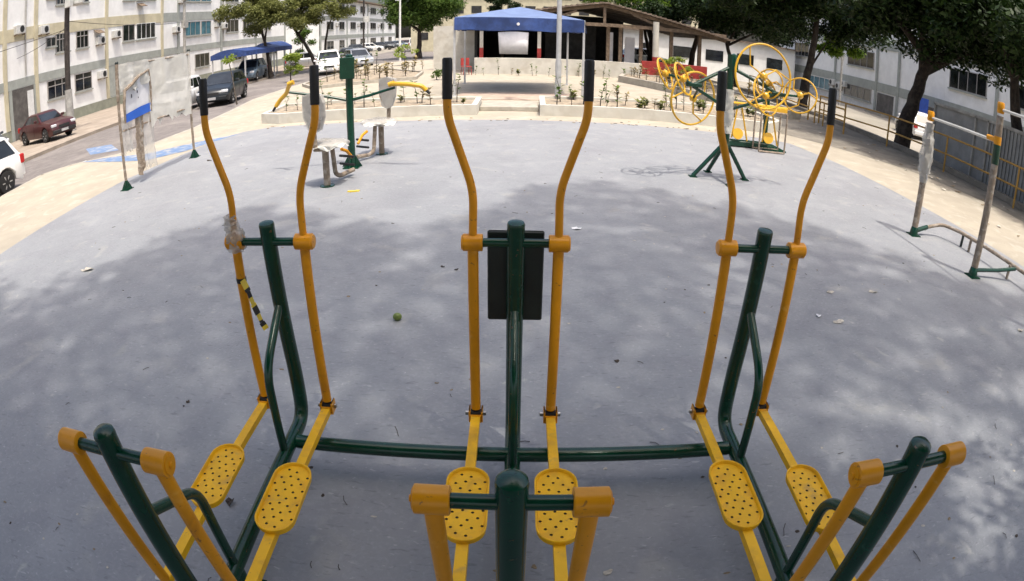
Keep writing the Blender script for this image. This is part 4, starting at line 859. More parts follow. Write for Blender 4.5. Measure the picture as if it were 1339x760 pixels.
# the crossbar is slightly bowed in plan as the photograph shows it straight: one tube
link('crossbar', MB().tube([(-1.08, 2.19, ZB), (1.08, 2.19, ZB)], .036, 18), M['green'], el)
PED = {(-1, -1): 1.69, (-1, 1): 1.62, (0, -1): 1.68, (0, 1): 1.68, (1, -1): 1.685, (1, 1): 1.60}
def stadium(cx, cy, z, hw_, hl, n=12):
    out = []
    for k_ in range(n+1): a = PI*k_/n; out.append((cx+hw_*math.cos(a), cy+(hl-hw_)+hw_*math.sin(a)*1.0, z))
    for k_ in range(n+1): a = PI+PI*k_/n; out.append((cx+hw_*math.cos(a), cy-(hl-hw_)+hw_*math.sin(a), z))
    return out
HOLES = None
for mI in (-1, 0, 1):
    X0 = mI*D
    fpost = fillet([(X0, YF, HF+.08), (X0, YF+.068, .44), (X0, YF+.05, ZB), (X0, YF-.2, ZB)], .15, 8)
    po = link('front_post', MB().tube([fpost[0]+Vector((0, 0, .0))]+fpost[1:], .038, 22), M['green'], el)
    link('post_cap', MB().lathe([(-.004, .0385), (.002, .0385), (.010, .035), (.014, .02), (.015, .001)], fpost[0], (0, -.09, 1), 22), M['green'], po)
    npost = fillet([(X0, YN, HN+.06), (X0, YN+.035, .44), (X0, YN+.05, ZB), (X0, YN+.3, ZB)], .15, 8)
    pn = link('rear_post', MB().tube(npost, .038, 22), M['green'], el)
    link('post_cap', MB().lathe([(-.004, .0385), (.002, .0385), (.013, .036), (.022, .024), (.025, .001)], npost[0], (0, -.05, 1), 22), M['green'], pn)
    base = link('base_tube', MB().tube([(X0, YN+.30, ZB), (X0, YF-.2, ZB)], .0375, 20), M['green'], el)
    for yy in (YN+.36, YF-.3):
        link('foot', MB().tube([(X0, yy, ZB-.02), (X0, yy, .015)], .025, 12).box((X0-.07, yy-.07, .004), (X0+.07, yy+.07, .016)), M['green'], base)
    link('brace', MB().tube(fillet([(X0, 2.37, .86), (X0, 2.10, .66), (X0, 2.08, ZB)], .1, 7), .0215, 14), M['green'], el)
    link('brace', MB().tube(fillet([(X0, 1.0, .815), (X0, 1.29, .66), (X0, 1.31, ZB)], .09, 7), .0215, 14), M['green'], el)
    link('axle', MB().tube([(X0-w+.03, YF, HF), (X0+w-.03, YF, HF)], .0195, 14), M['green'], el)
    link('axle', MB().tube([(X0-w+.03, YN, HN), (X0+w-.03, YN, HN)], .0195, 14), M['green'], el)
    if mI == 0:
        link('board', MB().box((-.122, 2.415, .80), (.122, 2.432, 1.225), ch=.006), M['board'], el)
    for s_ in (-1, 1):
        x = X0+s_*w; yp = PED[(mI, s_)]
        YJ, ZJ = 2.352, .318
        # front rocker arm with its long handle
        arm = link('front_arm', MB().tube([(x, YF, HF), (x, YF-.003, .8), (x, YJ+.004, ZJ+.03)], .0235, 16), M['yellow'], el)
        ho = link('hub', MB().lathe([(-.042, .033), (-.040, .037), (.040, .037), (.042, .033)], (x, YF, HF), (1, 0, 0), 24), M['yellow'], arm)
        link('hub_cap', MB().lathe([(.0, .034), (.006, .030), (.008, .001)], (x+s_*.042, YF, HF), (s_, 0, 0), 20), M['yellow'], ho)
        hp = fillet([(x, YF, HF+.02), (X0+s_*.176, 2.37, 1.415), (X0+s_*.278, 2.36, 1.725), (X0+s_*.280, 2.362, 1.83)], .07, 7)
        link('handle', MB().tube(hp, .0175, 14), M['yellow'], arm)
        gr = [(X0+s_*.279, 2.361, 1.795), (X0+s_*.279, 2.362, 1.80), (X0+s_*.279, 2.364, 1.96), (X0+s_*.279, 2.364, 1.967)]
        link('grip', MB().tube(gr, [.018, .0205, .0205, .016], 16), M['rubber'], arm)
        # pedal bar
        yn_, zn = 1.045, .36
        pb = link('pedal_bar', MB().bar((x, YJ-.03, ZJ-.01), (x, yp+.15, .322), .044, .035).bar((x, yp+.15, .321), (x, yn_, .335), .046, .036), M['pedal'], el, smooth=0)
        link('pivot_bracket', MB().box((x-.034, YJ-.035, ZJ-.035), (x-.026, YJ+.03, ZJ+.03), ch=.004).box((x+.026, YJ-.035, ZJ-.035), (x+.034, YJ+.03, ZJ+.03), ch=.004).box((x-.026, YJ-.04, ZJ-.03), (x+.026, YJ-.028, ZJ+.01)), M['yellow'], pb, smooth=0)
        link('bolt', MB().lathe([(-.052, .008), (-.05, .0115), (-.036, .0115), (-.035, .006), (.035, .006), (.036, .0115), (.048, .0115), (.05, .007)], (x, YJ, ZJ), (1, 0, 0), 10), M['steel'], pb)
        link('bushing', MB().lathe([(-.025, .022), (.025, .022)], (x, YJ, ZJ), (1, 0, 0), 16), M['rubber'], pb)
        # pedal: stadium plate with a raised lip and drilled holes
        zt = .352; hwp, hlp = .089, .218; mp = MB(); rings = []
        for (zz, i_) in ((.338, .004), (zt+.014, 0), (zt+.016, .003), (zt+.014, .007), (zt, .011)):
            rings.append(stadium(x, yp, zz, hwp-i_, hlp-i_))
        nv = len(rings[0])
        for rg in rings: mp.v += rg
        mp.f = [tuple(range(nv-1, -1, -1))]+[(k_*nv+i, k_*nv+(i+1) % nv, (k_+1)*nv+(i+1) % nv, (k_+1)*nv+i) for k_ in range(4) for i in range(nv)]
        mp.mi = [0]*len(mp.f)
        pts2 = [(p[0], p[1]) for p in rings[-1]]; ed2 = [(i, (i+1) % nv) for i in range(nv)]; hc = []
        for r_i in range(9):
            for c_i in range(4):
                hx = x+(c_i-1.5)*.040+(.0095 if r_i % 2 else -.0095); hy = yp+(r_i-4)*.043+(.006 if c_i % 2 else -.006)
                if abs(hy-yp) > .14 and abs(hx-x) > .05: continue
                b0 = len(pts2); hc.append((hx, hy)); pts2 += [(hx+.0066*math.cos(2*PI*q/8), hy+.0066*math.sin(2*PI*q/8)) for q in range(8)]
                ed2 += [(b0+q, b0+(q+1) % 8) for q in range(8)]
        ov, oe, of, origv, _, _ = delaunay_2d_cdt([Vector(p) for p in pts2], ed2, [], 0, 1e-6, True)
        base_i = 4*nv; mpi = {}
        for i, src in enumerate(origv):
            k0 = src[0] if src else -1
            if 0 <= k0 < nv: mpi[i] = base_i+k0
            else: mpi[i] = len(mp.v); mp.v.append((ov[i].x, ov[i].y, zt))
        for tri in of:
            c_ = (ov[tri[0]]+ov[tri[1]]+ov[tri[2]])/3
            if any((c_.x-hx)**2+(c_.y-hy)**2 < .0062**2 for hx, hy in hc): continue
            mp.f.append(tuple(mpi[i] for i in tri)); mp.mi.append(0)
        inv = {}
        for i, src in enumerate(origv):
            for k0 in src: inv[k0] = mpi[i]
        for h_i in range(len(hc)):
            b0 = nv+h_i*8; lo_ = len(mp.v); mp.v += [(pts2[b0+q][0], pts2[b0+q][1], zt-.004) for q in range(8)]
            for q in range(8): mp.f.append((inv[b0+q], lo_+q, lo_+(q+1) % 8, inv[b0+(q+1) % 8])); mp.mi.append(1)
            mp.f.append(tuple(range(lo_, lo_+8))); mp.mi.append(1)
        pe = link('pedal', mp, [M['pedal'], M['hole']], pb, smooth=30)
        # rear rocker arm
        ar = link('rear_arm', MB().tube([(x, YN, HN), (x, YN+(yn_-YN)*.4, .80), (x, yn_, zn-.01)], .0235, 16), M['yellow'], el)
        hr = link('hub', MB().lathe([(-.042, .033), (-.040, .0365), (.040, .0365), (.042, .033)], (x, YN, HN), (1, 0, 0), 24), M['yellow'], ar)
        link('hub_cap', MB().lathe([(.0, .028), (.003, .028), (.004, .010), (.010, .009), (.011, .001)], (x+s_*.042, YN, HN), (s_, 0, 0), 18), M['yellow'], hr)
        link('bolt', MB().lathe([(-.05, .0115), (-.036, .0115), (.036, .006), (.05, .0115)], (x, yn_, .335), (1, 0, 0), 10), M['steel'], ar)
# plastic remnants and hazard tape on the left station
def crumple(name, label, pts, r, m, cat, seed=0, n=14, seg=22, amp=.35):
    rd = random.Random(seed); mb = MB(); P = [Vector(p) for p in pts]; L_ = len(P)-1; q = []
    for i in range(seg+1):
        t = i/seg*L_; a = min(int(t), L_-1); q.append(P[a].lerp(P[a+1], t-a))
    mb.tube(q, [1]*(seg+1), n, False); k_ = 0
    for i in range(seg+1):
        rr_ = (r if not isinstance(r, (list, tuple)) else r[min(int(i/seg*len(r)), len(r)-1)])
        for j in range(n):
            v = Vector(mb.v[k_]); c = q[i]; s_ = rr_*(1+amp*math.sin(j*2.1+i*.9)*rd.uniform(.3, 1)+rd.uniform(-amp, amp)*.5); mb.v[k_] = tuple(c+(v-c)*s_); k_ += 1
    return single(name, mb, m, label, cat, smooth=60)
xw = -D-w
crumple('plastic_wrap', 'torn clear plastic bunched on the left hub of the left station', [(xw+.0, YF, 1.15), (xw+.006, YF-.004, 1.22), (xw-.008, YF, 1.28), (xw-.012, YF-.01, 1.32)], [.040, .043, .036, .026], M['wrap'], 'plastic wrap', 3, seg=26, n=18, amp=.28)
tw = thing('hazard_tape', 'yellow and black hazard tape tied to the left arm', 'tape', (xw, YF, .9))
tp = [(-1.275, 2.335, 1.01), (-1.245, 2.32, .96), (-1.225, 2.31, .90), (-1.205, 2.305, .85), (-1.19, 2.30, .81), (-1.172, 2.30, .775)]
a_ = MB()
for i in range(len(tp)-1):
    a, b = Vector(tp[i]), Vector(tp[i+1]); wv = Vector((.013, .004*(-1)**i, .008)); N = 4
    for q in range(N):
        p, p2 = a.lerp(b, q/N), a.lerp(b, (q+1)/N)
        a_.quad(p-wv, p+wv, p2+wv, p2-wv, (i*N+q)//3 % 2)
link('ribbon', a_, [M['tape'], M['tapeblack']], tw, smooth=0).modifiers.new('t', 'SOLIDIFY').thickness = .001
link('knot', MB().lathe([(-.012, .026), (.012, .027)], (xw-.0, YF, 1.0), (0, 0, 1), 12), M['tapeblack'], tw)

# ------------------------------------------------------------------ notice board wrapped in plastic
nb = thing('notice_board', 'plastic-wrapped notice board with a blue and white panel on two posts', 'notice board', (-6.75, 9.45, 0))
PA, PB = Vector((-6.82, 8.32, 0)), Vector((-6.66, 10.7, 0))
for i, p in enumerate((PA, PB)):
    po = link('post', MB().tube([p, p+Vector((0, 0, 1.1 if i else 1.6))], .028, 12), M['card'], nb)
    link('wrapped_top', MB().tube([p+Vector((0, 0, 1.1 if i else 1.6)), p+Vector((0, 0, 2.27))], .036, 12), M['wrap'] if i else M['card'], po)
    link('post_cap', MB().lathe([(0, .036), (.03, .036), (.05, .02)], p+Vector((0, 0, 2.27)), (0, 0, 1), 12), M['board'], po)
    m = MB(); m.lathe([(0, .045), (.16, .032)], p+Vector((0, 0, .012)), (0, 0, 1), 12); m.box((p.x-.1, p.y-.1, .006), (p.x+.1, p.y+.1, .02))
    for a in range(4):
        c_, s_ = math.cos(a*PI/2+.78), math.sin(a*PI/2+.78); q = p+Vector((c_*.03, s_*.03, 0)); e = p+Vector((c_*.11, s_*.11, 0))
        m.add([(q.x-s_*.004, q.y+c_*.004, .02), (e.x, e.y, .02), (q.x, q.y, .17), (q.x+s_*.006, q.y-c_*.006, .02)], [(0, 1, 2), (2, 1, 3), (0, 2, 3)])
    link('foot_bracket', m, M['green'], po, smooth=0)
link('cross_rail', MB().tube([PA+Vector((0, 0, 2.22)), PB+Vector((0, 0, 2.2))], .02, 8).tube([PA+Vector((0, 0, 1.05)), PB+Vector((0, 0, 1.08))], .018, 8), M['card'], nb)
dirb = (PB-PA).normalized(); nb_n = Vector((dirb.y, -dirb.x, 0))
def bp(sy, z, off=0): return PA+dirb*sy+Vector((0, 0, z))+nb_n*off
pnl = link('panel', MB().add([bp(.12, 1.2, .03), bp(.93, 1.28, .03), bp(.93, 2.02, .03), bp(.55, 1.93, .03), bp(.15, 1.75, .03)], [(0, 1, 2, 3, 4)]), M['paper'], nb, smooth=0)
pnl.modifiers.new('t', 'SOLIDIFY').thickness = .02
link('blue_band', MB().add([bp(.12, 1.18, .045), bp(.93, 1.26, .045), bp(.93, 1.42, .045), bp(.6, 1.40, .045), bp(.12, 1.33, .045)], [(0, 1, 2, 3, 4)]), M['blueprint'], pnl, smooth=0)
m = MB(); rd = random.Random(4)
for (a, z, l, h_) in ((.34, 1.60, .03, .07), (.52, 1.66, .03, .05), (.545, 1.56, .025, .03)):
    m.add([bp(a, z, .042), bp(a+l, z+.004, .042), bp(a+l, z+h_, .042), bp(a, z+h_, .042)], [(0, 1, 2, 3)])
link('printing', m, M['ink'], pnl, smooth=0)
link('torn_edge', MB().tube([bp(.11, 1.18, .05), bp(.10, 1.5, .06), bp(.14, 1.76, .06), bp(.36, 1.86, .07), bp(.55, 1.96, .07), bp(.9, 2.05, .06)], [.02, .03, .035, .04, .03, .02], 7), M['card'], pnl)
link('panel_edge', MB().tube([bp(.95, 1.25, .03), bp(.97, 1.7, .04), bp(.93, 2.05, .03)], .022, 7), M['card'], pnl)
def film(name, y0, y1, z0, z1, seed, off=.03, m='film', par=None, n=16, mm=14, skip=None):
    rd = random.Random(seed); mb = MB()
    for i in range(n+1):
        for j in range(mm+1):
            u, v = i/n, j/mm; zz = z0+(z1-z0)*v; sy = y0+(y1-y0)*u
            if j == 0: zz += rd.uniform(-.06, .10)
            mb.v.append(tuple(bp(sy+rd.uniform(-.012, .012), zz, off+.035*math.sin(u*13+v*3+seed)*(1-v*.5)+rd.uniform(-.01, .01))))
    for i in range(n):
        for j in range(mm):
            if skip and skip((i+.5)/n, (j+.5)/mm): continue
            mb.f.append((i*(mm+1)+j, (i+1)*(mm+1)+j, (i+1)*(mm+1)+j+1, i*(mm+1)+j+1)); mb.mi.append(0)
    return link(name, mb, M[m], par, smooth=70)
film('plastic_sheet', .9, 2.33, .98, 2.24, 1, .02, par=nb)
film('plastic_sheet', .0, .95, 1.72, 2.26, 2, .05, par=nb, skip=lambda u, v: v < .45*u+(.12 if u > .35 else .4)-.35)
film('plastic_sheet', .5, 1.05, .22, 1.22, 3, .0, par=nb, m='wrap')
film('plastic_sheet', .02, .35, .62, 1.3, 5, .0, par=nb, m='wrap')
film('hanging_paper', .42, .66, .18, 1.25, 4, .02, 'card', par=nb, n=4)

# ------------------------------------------------------------------ seated press station
ps = thing('press_station', 'green post exercise station with two plastic-wrapped seats and yellow levers', 'exercise machine', (-2.6, 9.0, 0))
gx, gy = -2.6, 9.0
po = link('post', MB().tube([(gx, gy, 0), (gx, gy, 1.80)], .06, 18), M['green'], ps)
link('post_cap', MB().lathe([(0, .061), (.02, .058), (.035, .03)], (gx, gy, 1.8), (0, 0, 1), 18), M['green'], po)
m = MB().box((gx-.13, gy-.13, .006), (gx+.13, gy+.13, .022))
for a in range(4):
    c_, s_ = math.cos(a*PI/2), math.sin(a*PI/2)
    m.add([(gx+c_*.05-s_*.006, gy+s_*.05+c_*.006, .02), (gx+c_*.17-s_*.006, gy+s_*.17+c_*.006, .02), (gx+c_*.05-s_*.006, gy+s_*.05+c_*.006, .22), (gx+c_*.05+s_*.006, gy+s_*.05-c_*.006, .02), (gx+c_*.17+s_*.006, gy+s_*.17-c_*.006, .02), (gx+c_*.05+s_*.006, gy+s_*.05-c_*.006, .22)], [(0, 1, 2), (5, 4, 3), (0, 3, 4, 1), (1, 4, 5, 2)])
link('base_plate', m, M['green'], po, smooth=0)
link('panel', MB().box((gx-.13, gy-.10, 1.44), (gx+.11, gy-.06, 1.79), ch=.01), M['green'], ps)
for s_, e, kn in ((-1, (-3.55, 8.75, 1.32), 0), (1, (-1.85, 8.9, 1.27), 1)):
    am = link('arm', MB().tube([(gx+s_*.05, gy, 1.10), (gx+s_*.35, gy-.05, 1.10+(e[2]-1.10)*.36), e], [.025, .024, .022], 10), M['green'], ps)
    if kn == 0: hd = [(-3.44, 8.6, 1.47), (-3.5, 8.65, 1.42), (-3.58, 8.75, 1.30), (-3.72, 8.8, 1.2), (-3.80, 8.8, 1.1)]
    else: hd = [(-1.90, 8.9, 1.33), (-1.8, 8.85, 1.33), (-1.6, 8.8, 1.32), (-1.42, 8.8, 1.29), (-1.35, 8.8, 1.22)]
    h_ = link('lever', MB().tube(fillet(hd, .05, 4), .036, 10), M['lemon'], am)
    q = Vector(hd[-1]); link('grip_end', MB().tube([q, q+(Vector(hd[-1])-Vector(hd[-2]))*.7], .022, 8), M['rubber'], h_)
    q = Vector(hd[0]); link('lever_joint', MB().lathe([(-.05, .04), (.05, .04)], q, (1, 0, .3), 12), M['lemon'], h_)
def seat(x, y, rz, zt, mats):
    # local frame: seat faces +x
    cs, sn = math.cos(rz), math.sin(rz)
    def T(a, b, z): return (x+a*cs-b*sn, y+a*sn+b*cs, z)
    def pad(name, a0, a1, b0, b1, z0, z1, tilt=0, m='wrap', par=ps):
        mb = MB(); mb.box((a0, b0, z0), (a1, b1, z1), ch=.03); rd = random.Random(int(abs(x*1000))+len(name))
        mb.v = [T(p[0]+tilt*(p[2]-z0)+rd.uniform(-.012, .012), p[1]+rd.uniform(-.012, .012), p[2]+rd.uniform(-.012, .012)) for p in mb.v]
        return link(name, mb, M[m], par, smooth=60)
    se = pad('seat', -.19, .20, -.21, .21, zt-.05, zt+.02, m='card'); pad('seat_wrap', -.22, .23, -.25, .25, zt-.06, zt+.03)
    mb = MB(); N = 28; rd2 = random.Random(int(x*977)+5)
    for i in range(N):
        a = 2*PI*i/N; fl = .035*(.5+.5*math.sin(i*1.9))+rd2.uniform(0, .03)
        for k_, (q, dz) in enumerate(((.21, .012), (.27, -.01), (.27+fl, -.03-.3*fl+rd2.uniform(-.02, .03)))): mb.v.append(T(q*math.cos(a)*.95, q*math.sin(a)*1.05, zt+dz+rd2.uniform(-.008, .008)))
    mb.f = [(3*i+e, 3*((i+1) % N)+e, 3*((i+1) % N)+e+1, 3*i+e+1) for i in range(N) for e in (0, 1)]; mb.mi = [0]*len(mb.f)
    link('wrap_skirt', mb, M['film'], ps, smooth=0)
    # shield-shaped backrest
    mb = MB(); out = [(-.10, .25), (-.17, .42), (-.185, .60), (-.16, .70), (0, .73), (.16, .70), (.185, .60), (.17, .42), (.10, .25), (0, .21)]; n_ = len(out)
    for off in (-.2, -.26): mb.v += [T(off-.04*(z-.2), b, zt+z) for b, z in out]
    mb.f = [tuple(range(n_)), tuple(range(2*n_-1, n_-1, -1))]+[(i, n_+i, n_+(i+1) % n_, (i+1) % n_) for i in range(n_)]; mb.mi = [0]*len(mb.f)
    b_ = link('backrest', mb, M['card'], ps, smooth=0)
    mb2 = MB(); mb2.v = [tuple(Vector(T(-.24, 0, zt+.47)).lerp(Vector(v), 1.09)+Vector((random.uniform(-.01, .01), random.uniform(-.01, .01), 0))) for v in mb.v]; mb2.f = mb.f[:]; mb2.mi = mb.mi[:]
    link('backrest_wrap', mb2, M['wrap'], b_, smooth=0)
    link('seat_post', MB().tube([T(-.05, 0, 0), T(-.05, 0, zt-.05)], .05, 12), M['card'], ps)
    link('seat_post', MB().tube([T(-.05, 0, zt-.08), T(-.25, 0, zt-.05), T(-.27, 0, zt+.3)], .036, 10), M['card'], ps)
    link('foot_flange', MB().lathe([(0, .11), (.015, .11), (.02, .05)], T(-.05, 0, .006), (0, 0, 1), 16), M['green'], ps)
    link('link_tube', MB().tube(fillet([T(.15, .05, zt-.06), T(.20, .05, .12), T(.30, .05, .07), T(.62, .05, .09)], .08, 5), .034, 10), M['card'], ps)
    fr = link('foot_rest', MB().tube([T(.42, -.14, .34), T(.42, .14, .34)], .02, 8).tube([T(.42, -.14, .22), T(.42, .14, .22)], .02, 8), M['rubber'], ps)
    link('foot_lever', MB().tube([T(.3, 0, .47), T(.42, 0, .42), T(.55, .02, .3)], .024, 8), M['yellow'], fr)
seat(-2.64, 7.9, R(66), .62, 0)
seat(-2.36, 9.95, R(240), .60, 0)
single('yellow_scrap', MB().box((-2.26, 7.50, .005), (-2.14, 7.54, .02)).box((-2.16, 7.52, .005), (-2.10, 7.58, .015)), M['tape'], 'yellow scrap lying on the court near the press station', 'litter', smooth=0)

# ------------------------------------------------------------------ hand-wheel station
ws = thing('wheel_station', 'green tripod station carrying yellow hand wheels of two sizes', 'exercise machine', (3.21, 8.69, 0))
wx, wy = 3.21, 8.69
po = link('post', MB().tube([(wx, wy, .5), (wx, wy, 2.0)], .055, 16), M['green'], ws)
crumple('plastic_wrap', 'pale plastic wrapped round the hand-wheel post', [(wx, wy, .75), (wx, wy, 1.45)], [.07, .085, .075], M['film'], 'plastic wrap', 8, seg=18, amp=.18)
link('post_head', MB().lathe([(-.1, .075), (.08, .075), (.14, .05), (.16, .01)], (wx+.05, wy, 1.86), (0, 0, 1), 14), M['green'], po)
for e in ((2.72, 8.75), (3.62, 8.75), (3.19, 8.28), (3.1, 9.15)):
    link('leg', MB().tube([(wx, wy, .62), (e[0], e[1], .02)], .035, 10).box((e[0]-.06, e[1]-.06, .006), (e[0]+.06, e[1]+.06, .02)), M['green'], ws)
JL, JR = Vector((2.56, 8.5, 1.47)), Vector((3.98, 8.5, 1.48))
for J in (JL, JR):
    link('arm', MB().tube([(wx, wy, 1.80), J], .028, 10), M['green'], ws)
    link('brace', MB().tube([(wx, wy, 1.12), J+Vector((0, 0, -.03))], .026, 10), M['green'], ws)
    link('arm_plate', MB().box((J.x-.13, J.y-.04, J.z-.03), (J.x+.13, J.y+.04, J.z+.03), ch=.01), M['green'], ws)
def handwheel(c, ax, Rr, parent=ws, knobs=0):
    c = Vector(c); ax = Vector(ax).normalized(); wl = link('wheel', MB().ring(c, ax, Rr, .017 if Rr > .35 else .014, 44), M['lemon'], parent)
    p = Vector((0, 0, 1)); a1 = (p-ax*p.dot(ax)).normalized(); a2 = ax.cross(a1); m = MB()
    for i in range(3):
        a = .5+i*2*PI/3; d_ = a1*math.cos(a)+a2*math.sin(a); e_ = a1*math.cos(a+.5)+a2*math.sin(a+.5)
        m.tube([c, c+e_*Rr*.55-ax*.02, c+d_*Rr], .013, 7)
    link('spokes', m, M['lemon'], wl)
    link('hub', MB().lathe([(-.03, .055), (.03, .055), (.05, .03)], c, ax, 14), M['lemon'], wl)
handwheel((3.62, 8.30, 1.74), (.12, -1, .12), .50)
handwheel((3.70, 8.36, 1.44), (.55, -.9, .35), .31)
handwheel((4.34, 8.42, 1.52), (-.75, -.8, .35), .29)
handwheel((3.85, 8.6, 1.62), (-.8, -.7, .3), .24)
handwheel((2.70, 8.95, 1.22), (-.4, 1, .1), .43)
handwheel((2.10, 8.45, 1.60), (.9, -.55, .45), .24)
handwheel((2.36, 8.40, 1.55), (.85, -.6, .45), .25)
link('wheel_axle', MB().tube([(2.10, 8.45, 1.60), (2.36, 8.42, 1.55), JL], .02, 8).tube([(3.66, 8.42, 1.42), JR, (4.30, 8.42, 1.50)], .02, 8).tube([(3.6, 8.4, 1.7), (3.8, 8.55, 1.56)], .02, 8).tube([(2.7, 8.95, 1.22), (2.7, 8.7, 1.4)], .02, 8), M['green'], ws)

# ------------------------------------------------------------------ stepping machine behind the wheels
st = thing('stepper_machine', 'green and yellow machine in a pale guard frame behind the hand wheels', 'exercise machine', (5.1, 11.8, 0))
link('post', MB().tube([(5.45, 12.2, 0), (5.45, 12.2, 1.5)], .06, 12), M['green'], st)
link('base_beam', MB().box((4.35, 11.75, .03), (5.35, 12.0, .14), ch=.01).box((5.2, 11.6, .01), (5.75, 12.4, .04)), M['green'], st, smooth=0)
for x, yy in ((4.6, 11.8), (5.25, 11.6)):
    link('swing_arm', MB().tube([(x-.12, yy, .2), (x-.02, yy, .95)], .02, 8).tube([(x+.25, yy, .15), (x+.05, yy, .95)], .02, 8), M['lemon'], st)
    link('foot_pad', MB().lathe([(-.02, .12), (.02, .12)], (x, yy-.05, .3), (0, -1, .2), 16), M['lemon'], st)
link('top_bar', MB().tube([(4.3, 11.8, .95), (5.75, 11.6, .98)], .028, 8).box((4.98, 11.45, .88), (5.62, 11.55, .98)), M['lemon'], st)
m = MB()
for x in (4.98, 5.6):
    for yy in (11.4, 11.75): m.tube([(x, yy, .02), (x, yy, .9)], .02, 7)
for z in (.03, .88):
    m.tube([(4.98, 11.4, z), (5.6, 11.4, z)], .02, 7).tube([(4.98, 11.75, z), (5.6, 11.75, z)], .02, 7)
link('guard_frame', m, M['card'], st)

# ------------------------------------------------------------------ pull-up bars at the right
pu = thing('pull_up_station', 'tall wrapped pull-up posts with yellow joints at the right', 'exercise machine', (5.57, 5.6, 0))
A, Bq, Cq = Vector((5.56, 6.42, 0)), Vector((5.58, 4.96, 0)), Vector((5.6, 3.3, 0))
for P_, hh in ((A, 1.72), (Bq, 2.12), (Cq, 2.12)):
    po = link('post', MB().tube([P_, P_+Vector((0, 0, hh-.1))], .052, 16), M['card'], pu)
    link('joint', MB().lathe([(-.07, .045), (-.05, .055), (.05, .055), (.07, .045)], P_+Vector((0, 0, hh)), (0, 0, 1), 16), M['yellow'], po)
    m = MB().lathe([(0, .07), (.03, .07), (.12, .052), (.13, .044)], P_+Vector((0, 0, .012)), (0, 0, 1), 14).box((P_.x-.09, P_.y-.09, .006), (P_.x+.09, P_.y+.09, .018))
    link('foot_bracket', m, M['green'], po)
link('joint', MB().lathe([(-.05, .055), (.05, .055)], Bq+Vector((0, 0, 1.72)), (0, 0, 1), 16).tube([Bq+Vector((0, .0, 1.72)), Bq+Vector((0, .2, 1.72))], .034, 12), M['yellow'], pu)
link('sleeve', MB().lathe([(-.12, .055), (.12, .055)], Bq+Vector((0, 0, 1.55)), (0, 0, 1), 16), M['green'], pu)
link('bar', MB().tube([A+Vector((0, -.03, 1.70)), Bq+Vector((0, .15, 1.70))], .019, 10), M['film'], pu)
link('bar', MB().tube([Bq+Vector((0, 0, 2.10)), Cq+Vector((0, 0, 2.10))], .019, 10), M['film'], pu)
pw_ = crumple('plastic_wrap', 'loose clear plastic bag round the shorter pull-up post', [A+Vector((0, 0, .78)), A+Vector((-.01, .0, 1.0)), A+Vector((0, 0, 1.3)), A+Vector((0, 0, 1.62))], [.062, .10, .105, .095, .07], M['wrap'], 'plastic wrap', 11, amp=.22)
_cord = MB().tube([A+Vector((.045, .02, 1.55)), A+Vector((.085, .0, 1.3)), A+Vector((.06, -.06, 1.15)), A+Vector((-.03, -.08, .95)), A+Vector((.03, -.06, .84))], .008, 6)
_cord.v = [(a-pw_.location.x, b-pw_.location.y, c-pw_.location.z) for a, b, c in _cord.v]
link('cord', _cord, M['paper'], pw_, local=True)
lf = thing('floor_bar_machine', 'low wrapped tube frame on the ground beside the pull-up posts', 'exercise machine', (6.1, 5.4, 0))
pts = [(5.62, 6.42, .08), (5.85, 6.45, .13), (6.15, 6.42, .20), (6.32, 6.15, .20), (6.38, 5.6, .20), (6.40, 5.0, .20), (6.42, 4.2, .20), (6.4, 3.3, .2)]
link('side_tube', MB().tube(fillet(pts, .1, 4), .027, 10), M['card'], lf)
link('end_sleeve', MB().tube([pts[0], pts[1]], .034, 10), M['green'], lf)
for yy in (6.05, 5.85, 4.9, 4.1): link('leg', MB().tube([(6.33, yy, .01), (6.34, yy, .2)], .022, 8), M['board'] if yy > 5.9 else M['card'], lf)
link('cross_sleeve', MB().tube([(5.62, 4.96, .09), (6.05, 4.90, .12), (6.36, 4.8, .19)], .028, 8), M['green'], lf)

# ------------------------------------------------------------------ debris on the court
def blob(x, y, sx, sy, sz, m, label, cat, seed=0, rot=0, z=.005):
    rd = random.Random(seed); mb = MB(); n_ = 9
    v = [(0, 0, sz*.6)]
    for i in range(n_):
        a = 2*PI*i/n_; q = rd.uniform(.6, 1.1); v.append((math.cos(a)*sx*q, math.sin(a)*sy*q, rd.uniform(.1, 1)*sz))
    mb.add(v, [(0, 1+i, 1+(i+1) % n_) for i in range(n_)]); c_, s_ = math.cos(rot), math.sin(rot)
    mb.v = [(x+p[0]*c_-p[1]*s_, y+p[0]*s_+p[1]*c_, z+p[2]) for p in mb.v]
    o = single(cat.replace(' ', '_'), mb, m, label, cat, smooth=0); o.modifiers.new('t', 'SOLIDIFY').thickness = .003; return o
mg = single('green_fruit', MB().lathe([(-.034, .004), (-.031, .014), (-.02, .026), (0, .031), (.02, .026), (.031, .013), (.034, .002)], (-.87, 3.9, .034), (1, .3, 0), 18), M['mango'], 'small green fruit lying on the court left of the centre arm', 'fruit', smooth=60)
blob(-4.77, 4.73, .12, .05, .03, M['litter'], 'pale broad dry leaf on the court at far left', 'dry leaf', 1)
blob(.64, 6.05, .055, .04, .02, M['paper'], 'white scrap of paper right of the centre handles', 'paper scrap', 2)
blob(2.95, 4.49, .05, .03, .02, M['litter'], 'left one of two pale leaf scraps in line with the pull-up foot', 'dry leaf', 3)
blob(3.5, 4.49, .06, .03, .02, M['litter'], 'right one of two pale leaf scraps in line with the pull-up foot', 'dry leaf', 4)
blob(2.72, 3.88, .06, .03, .02, M['litter'], 'curled pale scrap nearest the right handles', 'dry leaf', 5)
blob(2.56, 4.0, .03, .03, .02, M['paper'], 'tiny white scrap beside the curled one', 'paper scrap', 6)
blob(5.16, 3.54, .06, .04, .03, M['litter'], 'pale scrap near the right edge of the picture', 'dry leaf', 7)
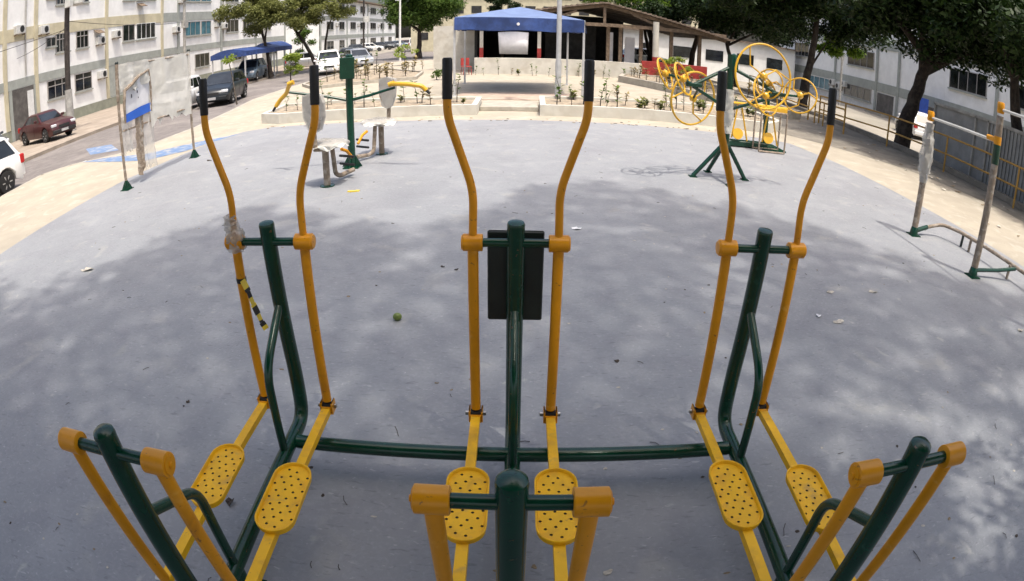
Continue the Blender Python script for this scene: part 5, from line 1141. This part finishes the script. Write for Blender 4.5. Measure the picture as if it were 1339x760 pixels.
blob(.42, 1.58, .03, .018, .01, M['litter'], 'cream scrap on the ground by the centre station foot', 'paper scrap', 8, .6)
blob(.68, 3.36, .022, .018, .015, M['twig'], 'small dark pit on the open court right of the centre station', 'seed pod', 9)
blob(-2.07, 2.65, .016, .014, .014, M['twig'], 'small dark pit left of the left station', 'seed pod', 10)
blob(-2.08, 2.60, .007, .007, .008, M['twig'], 'tiny crumb beside the dark pit left of the left station', 'seed pod', 11)
blob(-.65, 4.94, .022, .02, .015, M['twig'], 'left one of two dark pits behind the green fruit', 'seed pod', 12)
blob(-.52, 4.88, .022, .02, .015, M['twig'], 'right one of two dark pits behind the green fruit', 'seed pod', 13)
blob(-1.40, 1.84, .03, .03, .03, M['twig'], 'dark leaf crumb under the left station pedals', 'dry leaf', 14)
blob(-6.0, 10.2, .06, .05, .02, M['twig'], 'dark clod near the far foot of the notice board', 'clod', 15)
rd = random.Random(77)
for i in range(260):
    y = 1.2+12*rd.random()**1.5; x = rd.uniform(-1, 1)*(2.2+y*.62)
    if abs(x) > 7: continue
    kd = rd.random()
    if kd < .3:
        a = rd.uniform(0, PI); L_ = rd.uniform(.012, .05); b_ = rd.uniform(-.3, .3)*L_
        single('twig', MB().tube([(x-math.cos(a)*L_, y-math.sin(a)*L_, .008), (x+b_*math.sin(a), y-b_*math.cos(a), .012), (x+math.cos(a)*L_, y+math.sin(a)*L_, .008)], .0015+.0008*rd.random(), 4), M['twig'], 'thin dark twig lying on the court', 'twig', 'twigs scattered on the court')
    elif kd < .8: blob(x, y, rd.uniform(.008, .02), rd.uniform(.006, .014), .006, M['straw'] if rd.random() < .5 else M['twig'], 'tiny leaf crumb lying on the court', 'leaf crumb', i+100).__setitem__('group', 'leaf crumbs on the court')
    else: blob(x, y, rd.uniform(.008, .018), rd.uniform(.006, .012), .005, M['litter'], 'tiny pale fleck lying on the court', 'leaf fleck', i+100).__setitem__('group', 'pale flecks on the court')
for i in range(70):
    x = rd.uniform(-6.3, 6.2); y = 13.75+rd.uniform(-.1, .7)**2*1.2
    blob(x, y, rd.uniform(.02, .05), rd.uniform(.015, .035), .015, M['straw'] if rd.random() < .7 else M['twig'], 'dry leaf lying along the far edge of the court', 'edge leaf', i+700).__setitem__('group', 'leaves along the far court edge')
for i in range(60):
    x = rd.uniform(8.4, 11.4); y = rd.uniform(5.5, 22)
    blob(x, y, rd.uniform(.04, .09), rd.uniform(.03, .06), .03, M['straw'] if rd.random() < .6 else M['litter'], 'dry fallen leaf on the weathered pavement by the railing', 'fallen leaf', i+400).__setitem__('group', 'fallen leaves by the railing')
